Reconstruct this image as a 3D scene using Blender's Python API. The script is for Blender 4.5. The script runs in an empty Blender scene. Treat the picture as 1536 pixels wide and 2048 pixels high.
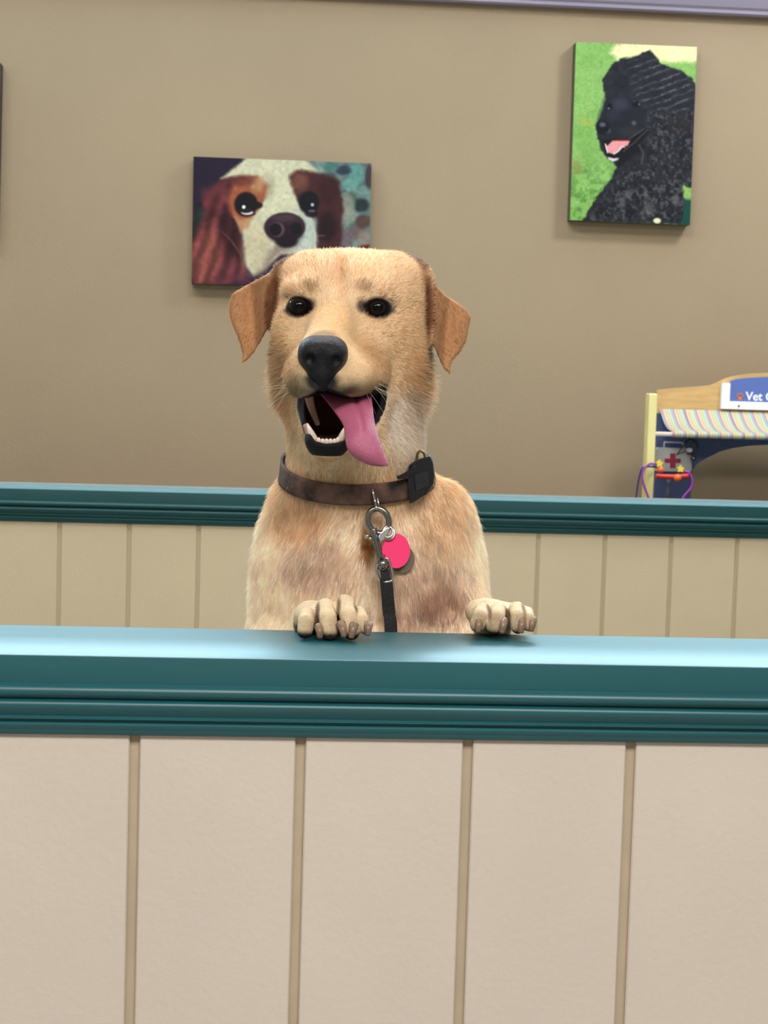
import bpy, bmesh, math, random
import numpy as np
from mathutils import Vector, Matrix
from mathutils.geometry import tessellate_polygon

random.seed(7)
rng = np.random.default_rng(7)
sc = bpy.context.scene
COL = sc.collection

# ------------------------------------------------------------------ camera
ROLL, PITCH, YAW, FPX = .0299, .0743, .0784, 3353.0
CAM = np.array([0.0, 0.0, 1.247])
_f = np.array([math.sin(YAW), math.cos(YAW), 0.0]); _r = np.array([math.cos(YAW), -math.sin(YAW), 0.0]); _u = np.array([0, 0, 1.0])
_f2 = _f * math.cos(PITCH) - _u * math.sin(PITCH); _u2 = _u * math.cos(PITCH) + _f * math.sin(PITCH)
_r3 = _r * math.cos(ROLL) + _u2 * math.sin(ROLL); _u3 = _u2 * math.cos(ROLL) - _r * math.sin(ROLL)
cd = bpy.data.cameras.new('camera'); cam = bpy.data.objects.new('camera', cd); COL.objects.link(cam)
cam.matrix_world = Matrix(((_r3[0], _u3[0], -_f2[0], CAM[0]), (_r3[1], _u3[1], -_f2[1], CAM[1]), (_r3[2], _u3[2], -_f2[2], CAM[2]), (0, 0, 0, 1)))
cd.sensor_fit = 'VERTICAL'; cd.sensor_height = 36.0; cd.sensor_width = 27.0; cd.lens = FPX / 2048 * 36.0
cd.clip_start = 0.05
cd.dof.use_dof = True; cd.dof.focus_distance = 1.75; cd.dof.aperture_fstop = 20.0
sc.camera = cam

# ------------------------------------------------------------------ world, light, exposure
W = bpy.data.worlds.new('world'); sc.world = W; W.use_nodes = True
W.node_tree.nodes['Background'].inputs[0].default_value = (.8, .85, .9, 1); W.node_tree.nodes['Background'].inputs[1].default_value = .3
sc.view_settings.view_transform = 'Standard'; sc.view_settings.look = 'None'; sc.view_settings.gamma = 1; sc.view_settings.use_curve_mapping = False
sc.view_settings.exposure = -0.06
CEIL = 3.0
LAMPS = [  # x, y, width, depth, power, colour
    (1.72, 3.25, .40, .32, 33, (.95, .97, 1.0)),
    (.10, 2.45, 1.15, .40, 36, (.95, .97, 1.0)),
    (-1.10, 2.95, 1.15, .40, 18, (.95, .97, 1.0)),
    (.45, -.55, 1.60, .90, 98, (1.0, .955, .93)),
    (-1.3, -.75, 1.20, .60, 34, (1.0, .955, .93)),
]
for i, (x, y, w, d, p, c) in enumerate(LAMPS):
    ld = bpy.data.lights.new('ceiling_panel_light', 'AREA'); ld.shape = 'RECTANGLE'; ld.size = w; ld.size_y = d; ld.energy = p; ld.color = c
    lo = bpy.data.objects.new('ceiling_panel_light', ld); lo.location = (x, y, CEIL - .03); COL.objects.link(lo)

# blue light behind an added, unseen window strip, to brighten the ledge tops
WX0, WX1, WZ0, WZ1 = -2.3, 2.9, 2.40, 2.92
ld = bpy.data.lights.new('added_daylight', 'AREA'); ld.shape = 'RECTANGLE'; ld.size = WX1 - WX0; ld.size_y = WZ1 - WZ0; ld.energy = 240; ld.color = (.58, .84, 1.0)
lo = bpy.data.objects.new('added_daylight', ld); lo.location = ((WX0 + WX1) / 2, 4.50, (WZ0 + WZ1) / 2); lo.rotation_euler = (math.radians(-90), 0, 0); COL.objects.link(lo)

# ------------------------------------------------------------------ helpers
def ray(px, py):
    return _f2 + _r3 * (px - 768) / FPX - _u3 * (py - 1024) / FPX
def PY(px, py, Y):               # point seen at a place of the photo, on the plane y = Y
    q = ray(px, py); return CAM + q * (Y / q[1])
def PZ(px, py, Z):
    q = ray(px, py); return CAM + q * ((Z - CAM[2]) / q[2])
D0 = 1.80; U = D0 / FPX
def P(px, py, z=0.0):            # dog space: z counts towards the viewer from the middle of the skull
    return CAM + ray(px, py) * (D0 - z * U)
def lin(c):
    c = np.asarray(c, float) / 255.0
    return np.where(c <= .04045, c / 12.92, ((c + .055) / 1.055) ** 2.4)
def rgba(c): return tuple(float(v) for v in lin(c)) + (1.0,)

def mat(name, col=(200, 200, 200), rough=.6, metal=0.0, spec=.5, noise=0.0, nscale=20.0, bump=0.0, bscale=200.0, coat=0.0, attr=None, rgb2=None, sheen=0.0, sss=0.0, stretch=None):
    m = bpy.data.materials.new(name); m.use_nodes = True; nt = m.node_tree; b = nt.nodes['Principled BSDF']
    b.inputs['Base Color'].default_value = rgba(col); b.inputs['Roughness'].default_value = rough; b.inputs['Metallic'].default_value = metal
    b.inputs['Specular IOR Level'].default_value = spec; b.inputs['Coat Weight'].default_value = coat; b.inputs['Coat Roughness'].default_value = .08
    b.inputs['Sheen Weight'].default_value = sheen
    tc = nt.nodes.new('ShaderNodeTexCoord'); mp = nt.nodes.new('ShaderNodeMapping'); nt.links.new(tc.outputs['Object'], mp.inputs[0])
    if stretch: mp.inputs['Scale'].default_value = stretch
    src = None
    if attr:
        a = nt.nodes.new('ShaderNodeAttribute'); a.attribute_name = attr; src = a.outputs['Color']
    if noise > 0:
        n = nt.nodes.new('ShaderNodeTexNoise'); n.inputs['Scale'].default_value = nscale; n.inputs['Detail'].default_value = 5
        nt.links.new(mp.outputs[0], n.inputs['Vector'])
        mx = nt.nodes.new('ShaderNodeMix'); mx.data_type = 'RGBA'
        rp = nt.nodes.new('ShaderNodeMapRange'); rp.inputs[1].default_value = .3; rp.inputs[2].default_value = .7
        nt.links.new(n.outputs['Fac'], rp.inputs[0]); nt.links.new(rp.outputs[0], mx.inputs[0])
        if rgb2 is not None:
            mx.inputs[6].default_value = rgba(col); mx.inputs[7].default_value = rgba(rgb2)
        else:
            c0 = lin(col)
            mx.inputs[6].default_value = tuple(c0 * (1 - noise)) + (1,); mx.inputs[7].default_value = tuple(np.minimum(c0 * (1 + noise), 1)) + (1,)
            if src is not None:
                m2 = nt.nodes.new('ShaderNodeMix'); m2.data_type = 'RGBA'; m2.blend_type = 'MULTIPLY'; m2.inputs[0].default_value = 1
                mx.inputs[6].default_value = (1 - noise,) * 3 + (1,); mx.inputs[7].default_value = (1, 1, 1, 1)
                nt.links.new(src, m2.inputs[6]); nt.links.new(mx.outputs[2], m2.inputs[7]); mx = m2
        nt.links.new(mx.outputs[2], b.inputs['Base Color'])
    elif src is not None:
        nt.links.new(src, b.inputs['Base Color'])
    if bump > 0:
        n = nt.nodes.new('ShaderNodeTexNoise'); n.inputs['Scale'].default_value = bscale; n.inputs['Detail'].default_value = 4
        nt.links.new(mp.outputs[0], n.inputs['Vector'])
        bp = nt.nodes.new('ShaderNodeBump'); bp.inputs['Strength'].default_value = bump; bp.inputs['Distance'].default_value = .002
        nt.links.new(n.outputs['Fac'], bp.inputs['Height']); nt.links.new(bp.outputs[0], b.inputs['Normal'])
    if sss > 0:
        b.inputs['Subsurface Weight'].default_value = sss; b.inputs['Subsurface Radius'].default_value = (1, .3, .2); b.inputs['Subsurface Scale'].default_value = .004
    return m

def tag(o, label=None, cat=None, group=None, kind=None):
    if label: o['label'] = label
    if cat: o['category'] = cat
    if group: o['group'] = group
    if kind: o['kind'] = kind
    return o
def empty(name, loc):
    o = bpy.data.objects.new(name, None); o.location = [float(v) for v in loc]; o.empty_display_size = .05; COL.objects.link(o); return o
def link(name, me, m, parent=None, smooth=True):
    o = bpy.data.objects.new(name, me); COL.objects.link(o)
    if m is not None: me.materials.append(m)
    if smooth:
        me.polygons.foreach_set('use_smooth', [True] * len(me.polygons))
    if parent is not None:
        o.parent = parent
        # geometry is built in world coordinates: take the whole chain's offset out
        off = Vector((0, 0, 0)); q = parent
        while q is not None: off += q.location; q = q.parent
        me.transform(Matrix.Translation(-off))
    return o
def from_pd(name, V, Fs, m, parent=None, smooth=True):
    me = bpy.data.meshes.new(name); me.from_pydata([tuple(map(float, v)) for v in V], [], Fs); me.update()
    return link(name, me, m, parent, smooth)
def from_bm(name, bm, m, parent=None, smooth=False, recenter=False):
    bmesh.ops.recalc_face_normals(bm, faces=bm.faces[:])
    me = bpy.data.meshes.new(name); bm.to_mesh(me); bm.free()
    return link(name, me, m, parent, smooth)
def box(bm, lo, hi, bev=0.0, M=None):
    lo = np.array(lo, float); hi = np.array(hi, float)
    r = bmesh.ops.create_cube(bm, size=1); vs = r['verts']
    for v in vs:
        v.co = Vector([(lo[i] + hi[i]) / 2 + v.co[i] * (hi[i] - lo[i]) for i in range(3)])
    if bev > 0:
        es = list({e for v in vs for e in v.link_edges})
        rr = bmesh.ops.bevel(bm, geom=es, offset=bev, segments=3, profile=.5, affect='EDGES')
        vs = list({v for f in rr['faces'] for v in f.verts} | {v for v in vs if v.is_valid})
    if M is not None:
        for v in vs: v.co = M @ v.co
    return vs
def tube(bm, pts, rad, n=10, closed=False, flat=None):
    pts = [np.array(p, float) for p in pts]; N = len(pts); rads = rad if hasattr(rad, '__len__') else [rad] * N
    rings = []; prev = None
    for i, p in enumerate(pts):
        t = pts[(i + 1) % N] - pts[i - 1] if closed else pts[min(i + 1, N - 1)] - pts[max(i - 1, 0)]
        t = t / (np.linalg.norm(t) + 1e-12)
        a = prev if prev is not None else (np.array([0, 0, 1.0]) if abs(t[2]) < .9 else np.array([1.0, 0, 0]))
        a = a - t * (a @ t); a /= np.linalg.norm(a) + 1e-12; prev = a; b = np.cross(t, a)
        rings.append([bm.verts.new(p + rads[i] * (a * math.cos(2 * math.pi * k / n) + b * math.sin(2 * math.pi * k / n))) for k in range(n)])
    for i in range(N if closed else N - 1):
        A, B = rings[i], rings[(i + 1) % N]
        off = 0
        if closed and i == N - 1:
            off = min(range(n), key=lambda o: (A[0].co - B[o].co).length)
        for k in range(n):
            bm.faces.new((A[k], A[(k + 1) % n], B[(k + 1 + off) % n], B[(k + off) % n]))
    if not closed:
        bm.faces.new(rings[0][::-1]); bm.faces.new(rings[-1])
def smooth_path(pts, sub=8):
    pts = np.array(pts, float); n = len(pts); out = []
    for i in range(n - 1):
        p0, p1, p2, p3 = pts[max(i - 1, 0)], pts[i], pts[i + 1], pts[min(i + 2, n - 1)]
        for s in range(sub):
            t = s / sub
            out.append(.5 * ((2 * p1) + (-p0 + p2) * t + (2 * p0 - 5 * p1 + 4 * p2 - p3) * t * t + (-p0 + 3 * p1 - 3 * p2 + p3) * t ** 3))
    out.append(pts[-1]); return np.array(out)
def prism(bm, poly, y0, y1, bev=0.0):      # polygon in x,z extruded along y
    a = [bm.verts.new((p[0], y0, p[1])) for p in poly]; b = [bm.verts.new((p[0], y1, p[1])) for p in poly]; n = len(poly)
    if n > 4:
        for t in tessellate_polygon([[Vector((p[0], p[1], 0)) for p in poly]]):
            bm.faces.new([a[i] for i in t]); bm.faces.new([b[i] for i in t[::-1]])
    else:
        bm.faces.new(a); bm.faces.new(b[::-1])
    for i in range(n): bm.faces.new((a[i], b[i], b[(i + 1) % n], a[(i + 1) % n]))

# ------------------------------------------------------------------ the setting
XL, XR, YB = -2.6, 3.2, -3.0
DF, WF = 1.500, .1793          # front ledge: front edge distance, width
DR, WR = 3.717, .2216          # rear ledge
LZ = 1.000                     # ledge height
WALL = 4.34
m_wall = mat('tan_wall_paint', (160, 138, 109), rough=.75, noise=.035, nscale=3.0, bump=.25, bscale=260)
m_side = mat('pale_wall_paint', (150, 143, 134), rough=.8, bump=.1)
m_ceil = mat('white_ceiling', (225, 225, 222), rough=.9)
m_floor = mat('grey_vinyl_floor', (150, 145, 138), rough=.5, noise=.1, nscale=8)
def slab(name, lo, hi, m):
    bm = bmesh.new(); box(bm, lo, hi); o = from_bm(name, bm, m); tag(o, kind='structure'); return o
slab('floor', (XL, YB, -.1), (XR, WALL, 0), m_floor)
slab('ceiling', (XL, YB, CEIL), (XR, WALL, CEIL + .1), m_ceil)
bm = bmesh.new()
for lo, hi in (((XL - .1, WALL, 0), (XR + .1, WALL + .1, WZ0)), ((XL - .1, WALL, WZ1), (XR + .1, WALL + .1, CEIL)), ((XL - .1, WALL, WZ0), (WX0, WALL + .1, WZ1)), ((WX1, WALL, WZ0), (XR + .1, WALL + .1, WZ1))): box(bm, lo, hi)
o = from_bm('wall_back', bm, m_wall); tag(o, kind='structure')
bm = bmesh.new()
for lo, hi in (((WX0, WALL + .03, WZ0), (WX1, WALL + .07, WZ0 + .03)), ((WX0, WALL + .03, WZ1 - .03), (WX1, WALL + .07, WZ1))): box(bm, lo, hi)
for k in range(5): xk = WX0 + (WX1 - WX0 - .03) * k / 4; box(bm, (xk, WALL + .03, WZ0 + .03), (xk + .03, WALL + .07, WZ1 - .03))
o = from_bm('added_window_1', bm, mat('added_window_white', (235, 236, 238), rough=.4)); tag(o, kind='structure')  # frame of the unseen strip added for the blue ledge light
slab('wall_left', (XL - .1, YB, 0), (XL, WALL, CEIL), m_side)
slab('wall_right', (XR, YB, 0), (XR + .1, WALL, CEIL), m_side)
slab('wall_behind', (XL - .1, YB - .1, 0), (XR + .1, YB, CEIL), m_side)

# partition boarding with grooves, as one profiled sheet
def boarding(name, y0, y1, zt, grooves, gw, gd, m, mg, regular):
    bm = bmesh.new(); xs = []
    prof = []
    x = XL
    gs = sorted(grooves)
    for g in gs:
        prof += [(g - gw / 2 - .0012, y0), (g - gw / 2, y0 + .0012), (g - gw / 2, y0 + gd), (g + gw / 2, y0 + gd), (g + gw / 2, y0 + .0012), (g + gw / 2 + .0012, y0)]
    prof = [(XL, y0)] + prof + [(XR, y0)]
    T = [bm.verts.new((a, b, zt)) for a, b in prof]; B = [bm.verts.new((a, b, 0)) for a, b in prof]
    for i in range(len(prof) - 1):
        f = bm.faces.new((T[i], B[i], B[i + 1], T[i + 1]))
        if abs(prof[i][1] - (y0 + gd)) < 1e-6 and abs(prof[i + 1][1] - (y0 + gd)) < 1e-6: f.material_index = 1
    t0, t1 = bm.verts.new((XL, y1, zt)), bm.verts.new((XR, y1, zt)); b0, b1 = bm.verts.new((XL, y1, 0)), bm.verts.new((XR, y1, 0))
    bm.faces.new((t0, t1, b1, b0)); bm.faces.new(T + [t1, t0]); bm.faces.new([t0, b0, B[0], T[0]]); bm.faces.new([T[-1], B[-1], b1, t1]); bm.faces.new((B + [b1, b0])[::-1])
    o = from_bm(name, bm, m); o.data.materials.append(mg); tag(o, kind='structure'); return o
m_bf = mat('cream_board_paint', (212, 200, 186), rough=.55, noise=.025, nscale=6, bump=.22, bscale=140)
m_gr = mat('groove_tan', (184, 167, 141), rough=.7, noise=.05, nscale=30)  # groove floors: a darker tan than the boards around them
m_br = mat('beige_board_paint', (190, 172, 141), rough=.6, noise=.03, nscale=6, bump=.2, bscale=140)
m_gr2 = mat('groove_beige', (180, 162, 130), rough=.7)
gf = [PY(px, 1482, DF + .008)[0] for px in (269.5, 601.6, 936.7, 1262.8)]
gf = [gf[0] - .1524 * k for k in range(14, 0, -1)] + gf + [gf[-1] + .1524 * k for k in range(1, 17)]
boarding('wall_front', DF + .008, DF + WF - .006, LZ - .02, [g for g in gf if XL + .02 < g < XR - .02], .0094, .005, m_bf, m_gr, True)
gr = [-.4233 + .1524 * k for k in range(-14, 24)]
boarding('wall_middle', DR + .008, DR + WR - .006, LZ + .002 - .02, [g for g in gr if XL + .02 < g < XR - .02], .0088, .004, m_br, m_gr2, True)

# teal ledges: profile swept along x
k_ = .0732 / 162
PROF = [(0, 8.2), (1.5, 9.6), (5, 10), (56, 10), (57.5, 12), (60, 15.5), (64, 17.4), (70, 18.2), (76, 17.6), (81, 15), (84, 12), (86, 11.2), (88.5, 12), (90, 14.4), (94, 16),
        (100, 16.4), (107, 15), (114, 12.5), (120, 11), (120.8, 12.4), (127, 12.2), (129, 10), (131, 8), (133, 8), (135, 10), (138, 11.2), (144, 10.8), (148, 9), (150, 8.6), (156, 8), (160, 6.5), (162, 4), (162, -8)]
def ledge(name, yf, w, ztop, m, mtop=None):
    bm = bmesh.new()
    fr = [(yf + .010 - o_ * .001, ztop - h * k_) for h, o_ in PROF]
    bk = [(yf + w - .010 + o_ * .001, z) for (o_, z) in [(o2, ztop - h * k_) for h, o2 in PROF]]
    loop = fr + bk[::-1]
    A = [bm.verts.new((XL, y, z)) for y, z in loop]; B = [bm.verts.new((XR, y, z)) for y, z in loop]; n = len(loop)
    for i in range(n):
        bm.faces.new((A[i], A[(i + 1) % n], B[(i + 1) % n], B[i]))
    o = from_bm(name, bm, m, smooth=True)
    # keep the edges of the profile crisp
    bm = bmesh.new(); bm.from_mesh(o.data)
    for e in bm.edges:
        if len(e.link_faces) == 2 and e.calc_face_angle(0) > .75: e.smooth = False
    bm.to_mesh(o.data); bm.free()
    tag(o, kind='structure')
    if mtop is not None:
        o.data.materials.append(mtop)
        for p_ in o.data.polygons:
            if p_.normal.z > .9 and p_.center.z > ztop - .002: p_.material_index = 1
    return o
m_teal = mat('teal_gloss_paint', (8, 84, 90), rough=.42, spec=.75, noise=.10, nscale=14, bump=.10, bscale=38, stretch=(.25, 3, 3))
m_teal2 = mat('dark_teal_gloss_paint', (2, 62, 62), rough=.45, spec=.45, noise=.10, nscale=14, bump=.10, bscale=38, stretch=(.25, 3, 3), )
ledge('trim_1', DF, WF, LZ, m_teal)
m_lit = mat('lit_teal_top', (60, 120, 130), rough=.5, spec=.6, sheen=1.0); m_lit.node_tree.nodes['Principled BSDF'].inputs['Sheen Tint'].default_value = (.72, .92, 1, 1); m_lit.node_tree.nodes['Principled BSDF'].inputs['Sheen Roughness'].default_value = .4  # pale blue light on the rear ledge top, painted as colour and sheen
ledge('trim_2', DR, WR, LZ + .002, m_teal2, m_lit)
# lilac grey rail high on the back wall
zt = PY(1200, 17, WALL - .03)[2]
bm = bmesh.new()
pr = [(WALL, zt + .001), (WALL - .022, zt), (WALL - .030, zt + .004), (WALL - .030, zt + .012), (WALL - .036, zt + .018), (WALL - .050, zt + .05), (WALL - .062, zt + .085), (WALL - .062, zt + .10), (WALL, zt + .10)]
A = [bm.verts.new((XL, y, z)) for y, z in pr]; B = [bm.verts.new((XR, y, z)) for y, z in pr]
for i in range(len(pr)): bm.faces.new((A[i], A[(i + 1) % len(pr)], B[(i + 1) % len(pr)], B[i]))
o = from_bm('trim_3', bm, mat('lilac_grey_gloss', (150, 140, 158), rough=.22, spec=.8)); tag(o, kind='structure')

# ceiling light fixtures (real lamps that light the room; outside the frame)
m_fix = mat('white_enamel', (235, 235, 235), rough=.4)
for i, (x, y, w, d, p, c) in enumerate(LAMPS):
    t = empty('ceiling_light', (x, y, CEIL))
    tag(t, ['short white ceiling light over the rear ledge, near the toy stand', 'long white ceiling light over the aisle behind the dog, middle of the row', 'long white ceiling light over the aisle behind the dog, left end of the row', 'large white ceiling light over the visitor side of the front ledge', 'smaller white ceiling light left of the large one on the visitor side'][i], 'ceiling light', 'ceiling lights')
    bm = bmesh.new()
    for lo, hi in (((-w / 2 - .03, -d / 2 - .03, -.04), (-w / 2, d / 2 + .03, 0)), ((w / 2, -d / 2 - .03, -.04), (w / 2 + .03, d / 2 + .03, 0)), ((-w / 2, -d / 2 - .03, -.04), (w / 2, -d / 2, 0)), ((-w / 2, d / 2, -.04), (w / 2, d / 2 + .03, 0))):
        box(bm, np.array(lo) + (x, y, CEIL), np.array(hi) + (x, y, CEIL))
    from_bm('frame', bm, m_fix, t)

# ------------------------------------------------------------------ painting helpers for the canvases (prints on the canvas)
def vnoise(x, y, seed=0):
    r = np.random.default_rng(seed).random((64, 64))
    xi = np.floor(x).astype(int); yi = np.floor(y).astype(int); fx = x - xi; fy = y - yi
    fx = fx * fx * (3 - 2 * fx); fy = fy * fy * (3 - 2 * fy)
    g = lambda a, b: r[a % 64, b % 64]
    return (g(xi, yi) * (1 - fx) + g(xi + 1, yi) * fx) * (1 - fy) + (g(xi, yi + 1) * (1 - fx) + g(xi + 1, yi + 1) * fx) * fy
def fbm(x, y, s, seed=0, octv=4):
    v = 0; a = .5; t = 0
    for o in range(octv):
        v = v + a * vnoise(x / s * 2 ** o + 7 * o, y / s * 2 ** o + 3 * o, seed + o); t += a; a *= .55
    return v / t
def polysd(x, y, pts):
    pts = np.array(pts, float); d = np.full(x.shape, 1e18); s = np.ones(x.shape); n = len(pts)
    for i in range(n):
        a = pts[i]; b = pts[i - 1]; e = b - a; wx = x - a[0]; wy = y - a[1]
        t = np.clip((wx * e[0] + wy * e[1]) / (e @ e + 1e-18), 0, 1)
        d = np.minimum(d, (wx - e[0] * t) ** 2 + (wy - e[1] * t) ** 2)
        c1 = y >= a[1]; c2 = y < b[1]; c3 = e[0] * wy > e[1] * wx
        s = np.where((c1 & c2 & c3) | (~c1 & ~c2 & ~c3), -s, s)
    return s * np.sqrt(d)
class Paint:
    def __init__(s, X, Y, bg): s.X, s.Y = X, Y; s.c = np.zeros(X.shape + (3,)) + np.array(bg, float)
    def mix(s, m, col):
        m = m[..., None]; col = np.array(col, float) if not isinstance(col, np.ndarray) or col.ndim == 1 else col
        s.c = s.c * (1 - m) + col * m
    def poly(s, pts, col, soft=10, a=1, wob=0, ws=40, seed=1):
        d = polysd(s.X, s.Y, pts)
        if wob: d = d + (fbm(s.X, s.Y, ws, seed) - .5) * 2 * wob
        s.mix(np.clip(.5 - d / soft, 0, 1) * a, col)
    def ell(s, cx, cy, rx, ry, col, soft=.15, a=1, rot=0):
        c, n = math.cos(rot), math.sin(rot); x = (s.X - cx) * c + (s.Y - cy) * n; y = -(s.X - cx) * n + (s.Y - cy) * c
        d = np.sqrt((x / rx) ** 2 + (y / ry) ** 2) - 1
        s.mix(np.clip(.5 - d / soft, 0, 1) * a, col)
    def line(s, pts, w, col, soft=3, a=1):
        d = np.full(s.X.shape, 1e9)
        for (ax, ay), (bx, by) in zip(pts[:-1], pts[1:]):
            ex, ey = bx - ax, by - ay; t = np.clip(((s.X - ax) * ex + (s.Y - ay) * ey) / (ex * ex + ey * ey), 0, 1)
            d = np.minimum(d, np.hypot(s.X - ax - ex * t, s.Y - ay - ey * t))
        s.mix(np.clip(.5 - (d - w / 2) / soft, 0, 1) * a, col)
def canvas(name, corners, nu, nv, painter, label, thick=.040, side=(60, 50, 50)):
    TL, TR, BR, BL = [np.array(c, float) for c in corners]
    t = empty(name, (TL + TR + BR + BL) / 4 + np.array([0, thick, 0])); tag(t, label, 'picture', 'canvas prints on the back wall')
    u = np.linspace(0, 1, nu); v = np.linspace(0, 1, nv); Uu, Vv = np.meshgrid(u, v)
    pos = TL * ((1 - Uu) * (1 - Vv))[..., None] + TR * (Uu * (1 - Vv))[..., None] + BR * (Uu * Vv)[..., None] + BL * ((1 - Uu) * Vv)[..., None]
    colr = painter(Uu, Vv)
    V = pos.reshape(-1, 3); idx = np.arange(nu * nv).reshape(nv, nu)
    F = np.stack([idx[:-1, :-1], idx[1:, :-1], idx[1:, 1:], idx[:-1, 1:]], -1).reshape(-1, 4)
    me = bpy.data.meshes.new('printed_front'); me.vertices.add(len(V)); me.vertices.foreach_set('co', V.ravel().astype(np.float32))
    me.loops.add(F.size); me.loops.foreach_set('vertex_index', F.ravel().astype(np.int32)); me.polygons.add(len(F)); me.polygons.foreach_set('loop_start', np.arange(0, F.size, 4, dtype=np.int32))
    me.update(calc_edges=True)
    at = me.attributes.new('print', 'FLOAT_COLOR', 'POINT'); L = (lin(np.clip(colr, 0, 255)) ** 1.22).reshape(-1, 3); at.data.foreach_set('color', np.concatenate([L, np.ones((len(L), 1))], 1).ravel().astype(np.float32))
    m = mat('canvas_print', rough=.6, spec=.2, attr='print', bump=.15, bscale=900)
    link('printed_front', me, m, t)
    bm = bmesh.new()
    e = .0005; c = [TL, TR, BR, BL]
    fr = [bm.verts.new(p + np.array([0, e, 0])) for p in c]; bk = [bm.verts.new(p + np.array([0, thick, 0])) for p in c]
    bm.faces.new(fr); bm.faces.new(bk[::-1])
    for i in range(4): bm.faces.new((fr[i], bk[i], bk[(i + 1) % 4], fr[(i + 1) % 4]))
    from_bm('stretcher_frame', bm, mat('canvas_edge', side, rough=.7, noise=.15, nscale=60), t)
    return t
def spaniel(Uu, Vv):
    X = 90 + 1305 * Uu; Y = 85 + 50 * Uu + 925 * Vv
    p = Paint(X, Y, (48, 34, 56)); n1 = fbm(X, Y, 60, 3); n2 = fbm(X, Y, 25, 9)
    p.mix(np.clip((Y - 420) / 80, 0, 1) * np.clip((260 - X) / 60, 0, 1) * .7, (58, 66, 50))
    # blurred foliage and stones on the right
    rt = np.clip((X - 880) / 60, 0, 1); p.mix(rt, np.stack([70 + 90 * n1, 90 + 85 * n1, 92 + 70 * n1], -1))
    for cx, cy, rx, ry, c in ((1280, 210, 60, 80, (110, 160, 150)), (1240, 290, 60, 45, (120, 165, 152)), (1190, 185, 55, 35, (58, 66, 82)), (1320, 440, 65, 50, (40, 52, 52)), (1340, 330, 50, 35, (120, 150, 140)), (1250, 400, 40, 50, (82, 100, 88)), (1100, 160, 60, 30, (84, 130, 118)),
                             (1220, 470, 60, 110, (150, 150, 135)), (1290, 640, 70, 50, (125, 105, 100)), (1350, 690, 50, 60, (150, 135, 125)), (1340, 560, 60, 50, (95, 70, 62)), (1210, 700, 60, 80, (120, 105, 110)), (1370, 755, 60, 25, (110, 45, 35)), (1380, 230, 30, 90, (70, 55, 66))):
        p.ell(cx, cy, rx, ry, c, .5, .85)
    # long red-brown left ear
    p.poly([(150, 400), (300, 240), (460, 190), (480, 420), (430, 640), (500, 960), (300, 1040), (60, 1040), (60, 720), (180, 520)], (92, 44, 48), 30, wob=20)
    hair = np.sin((X + .25 * Y + 60 * fbm(X, Y, 120, 5)) / 16) * .5 + .5
    p.poly([(170, 620), (250, 540), (300, 700), (320, 900), (200, 1010), (90, 1000), (80, 760)], (150, 88, 78), 60, .8, wob=25)
    p.poly([(150, 330), (330, 250), (350, 420), (270, 480), (170, 440)], (118, 62, 66), 50, .7)
    p.poly([(280, 520), (380, 480), (460, 700), (440, 860), (330, 740)], (60, 26, 30), 40, .8)
    p.poly([(330, 860), (480, 840), (520, 1010), (200, 1040)], (128, 72, 80), 60, .6, wob=40, ws=30)
    mk = np.clip(.5 - polysd(X, Y, [(60, 450), (420, 300), (480, 960), (60, 1040)]) / 60, 0, 1); p.c *= (1 + (hair - .5)[..., None] * .35 * mk[..., None])
    # white blaze and muzzle
    p.poly([(290, 245), (420, 140), (480, 85), (900, 95), (1010, 200), (830, 330), (860, 420), (960, 520), (1005, 640), (1005, 800), (740, 800), (640, 900), (545, 955), (490, 880), (455, 650), (400, 520), (560, 470), (620, 380), (560, 230), (400, 230)], (205, 200, 172), 26, wob=8)
    p.ell(700, 320, 110, 200, (214, 208, 178), .9, .7); p.ell(900, 640, 110, 170, (186, 194, 186), .9, .8); p.ell(560, 760, 100, 170, (205, 190, 158), .8, .8)
    p.ell(640, 300, 40, 90, (170, 162, 140), 1, .6)
    # tan patch with the left eye
    p.poly([(335, 400), (380, 290), (470, 235), (560, 235), (640, 300), (615, 390), (570, 470), (520, 540), (430, 560), (370, 500)], (166, 100, 70), 40, wob=10)
    p.ell(560, 290, 50, 60, (186, 146, 108), .8, .8); p.ell(450, 260, 90, 40, (120, 66, 58), .8, .7)
    p.poly([(385, 500), (440, 540), (520, 540), (500, 600), (440, 640)], (190, 140, 100), 30, .8)
    p.ell(478, 432, 84, 88, (26, 16, 22), .25); p.ell(560, 440, 40, 26, (34, 18, 22), .4, .9)
    p.ell(490, 500, 58, 20, (44, 30, 34), .3); p.ell(487, 492, 44, 17, (215, 205, 205), .25); p.ell(480, 478, 44, 18, (50, 32, 34), .3); p.ell(462, 452, 12, 13, (240, 240, 245), .4)
    # dark patch with the right eye
    p.poly([(790, 230), (850, 180), (1000, 200), (1150, 250), (1190, 420), (1185, 780), (1010, 780), (1005, 560), (900, 440), (830, 340)], (84, 46, 46), 30, wob=14)
    p.ell(870, 270, 60, 70, (140, 96, 78), .8, .7); p.ell(1080, 330, 80, 110, (66, 34, 36), .7, .7); p.ell(1080, 600, 70, 110, (40, 22, 30), .7, .8)
    p.ell(940, 420, 74, 82, (24, 18, 24), .3); p.ell(960, 500, 48, 28, (34, 28, 36), .5, .9); p.ell(965, 436, 12, 12, (190, 195, 205), .5); p.ell(962, 482, 26, 9, (110, 100, 108), .5)
    # nose
    p.poly([(700, 720), (870, 720), (800, 770), (720, 800), (640, 920), (560, 960), (650, 800)], (120, 96, 96), 60, .6, wob=20)
    p.ell(765, 600, 152, 108, (66, 44, 52), .12); p.ell(780, 700, 80, 50, (34, 22, 32), .4); p.ell(770, 650, 120, 70, (44, 28, 38), .5, .8)
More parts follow.
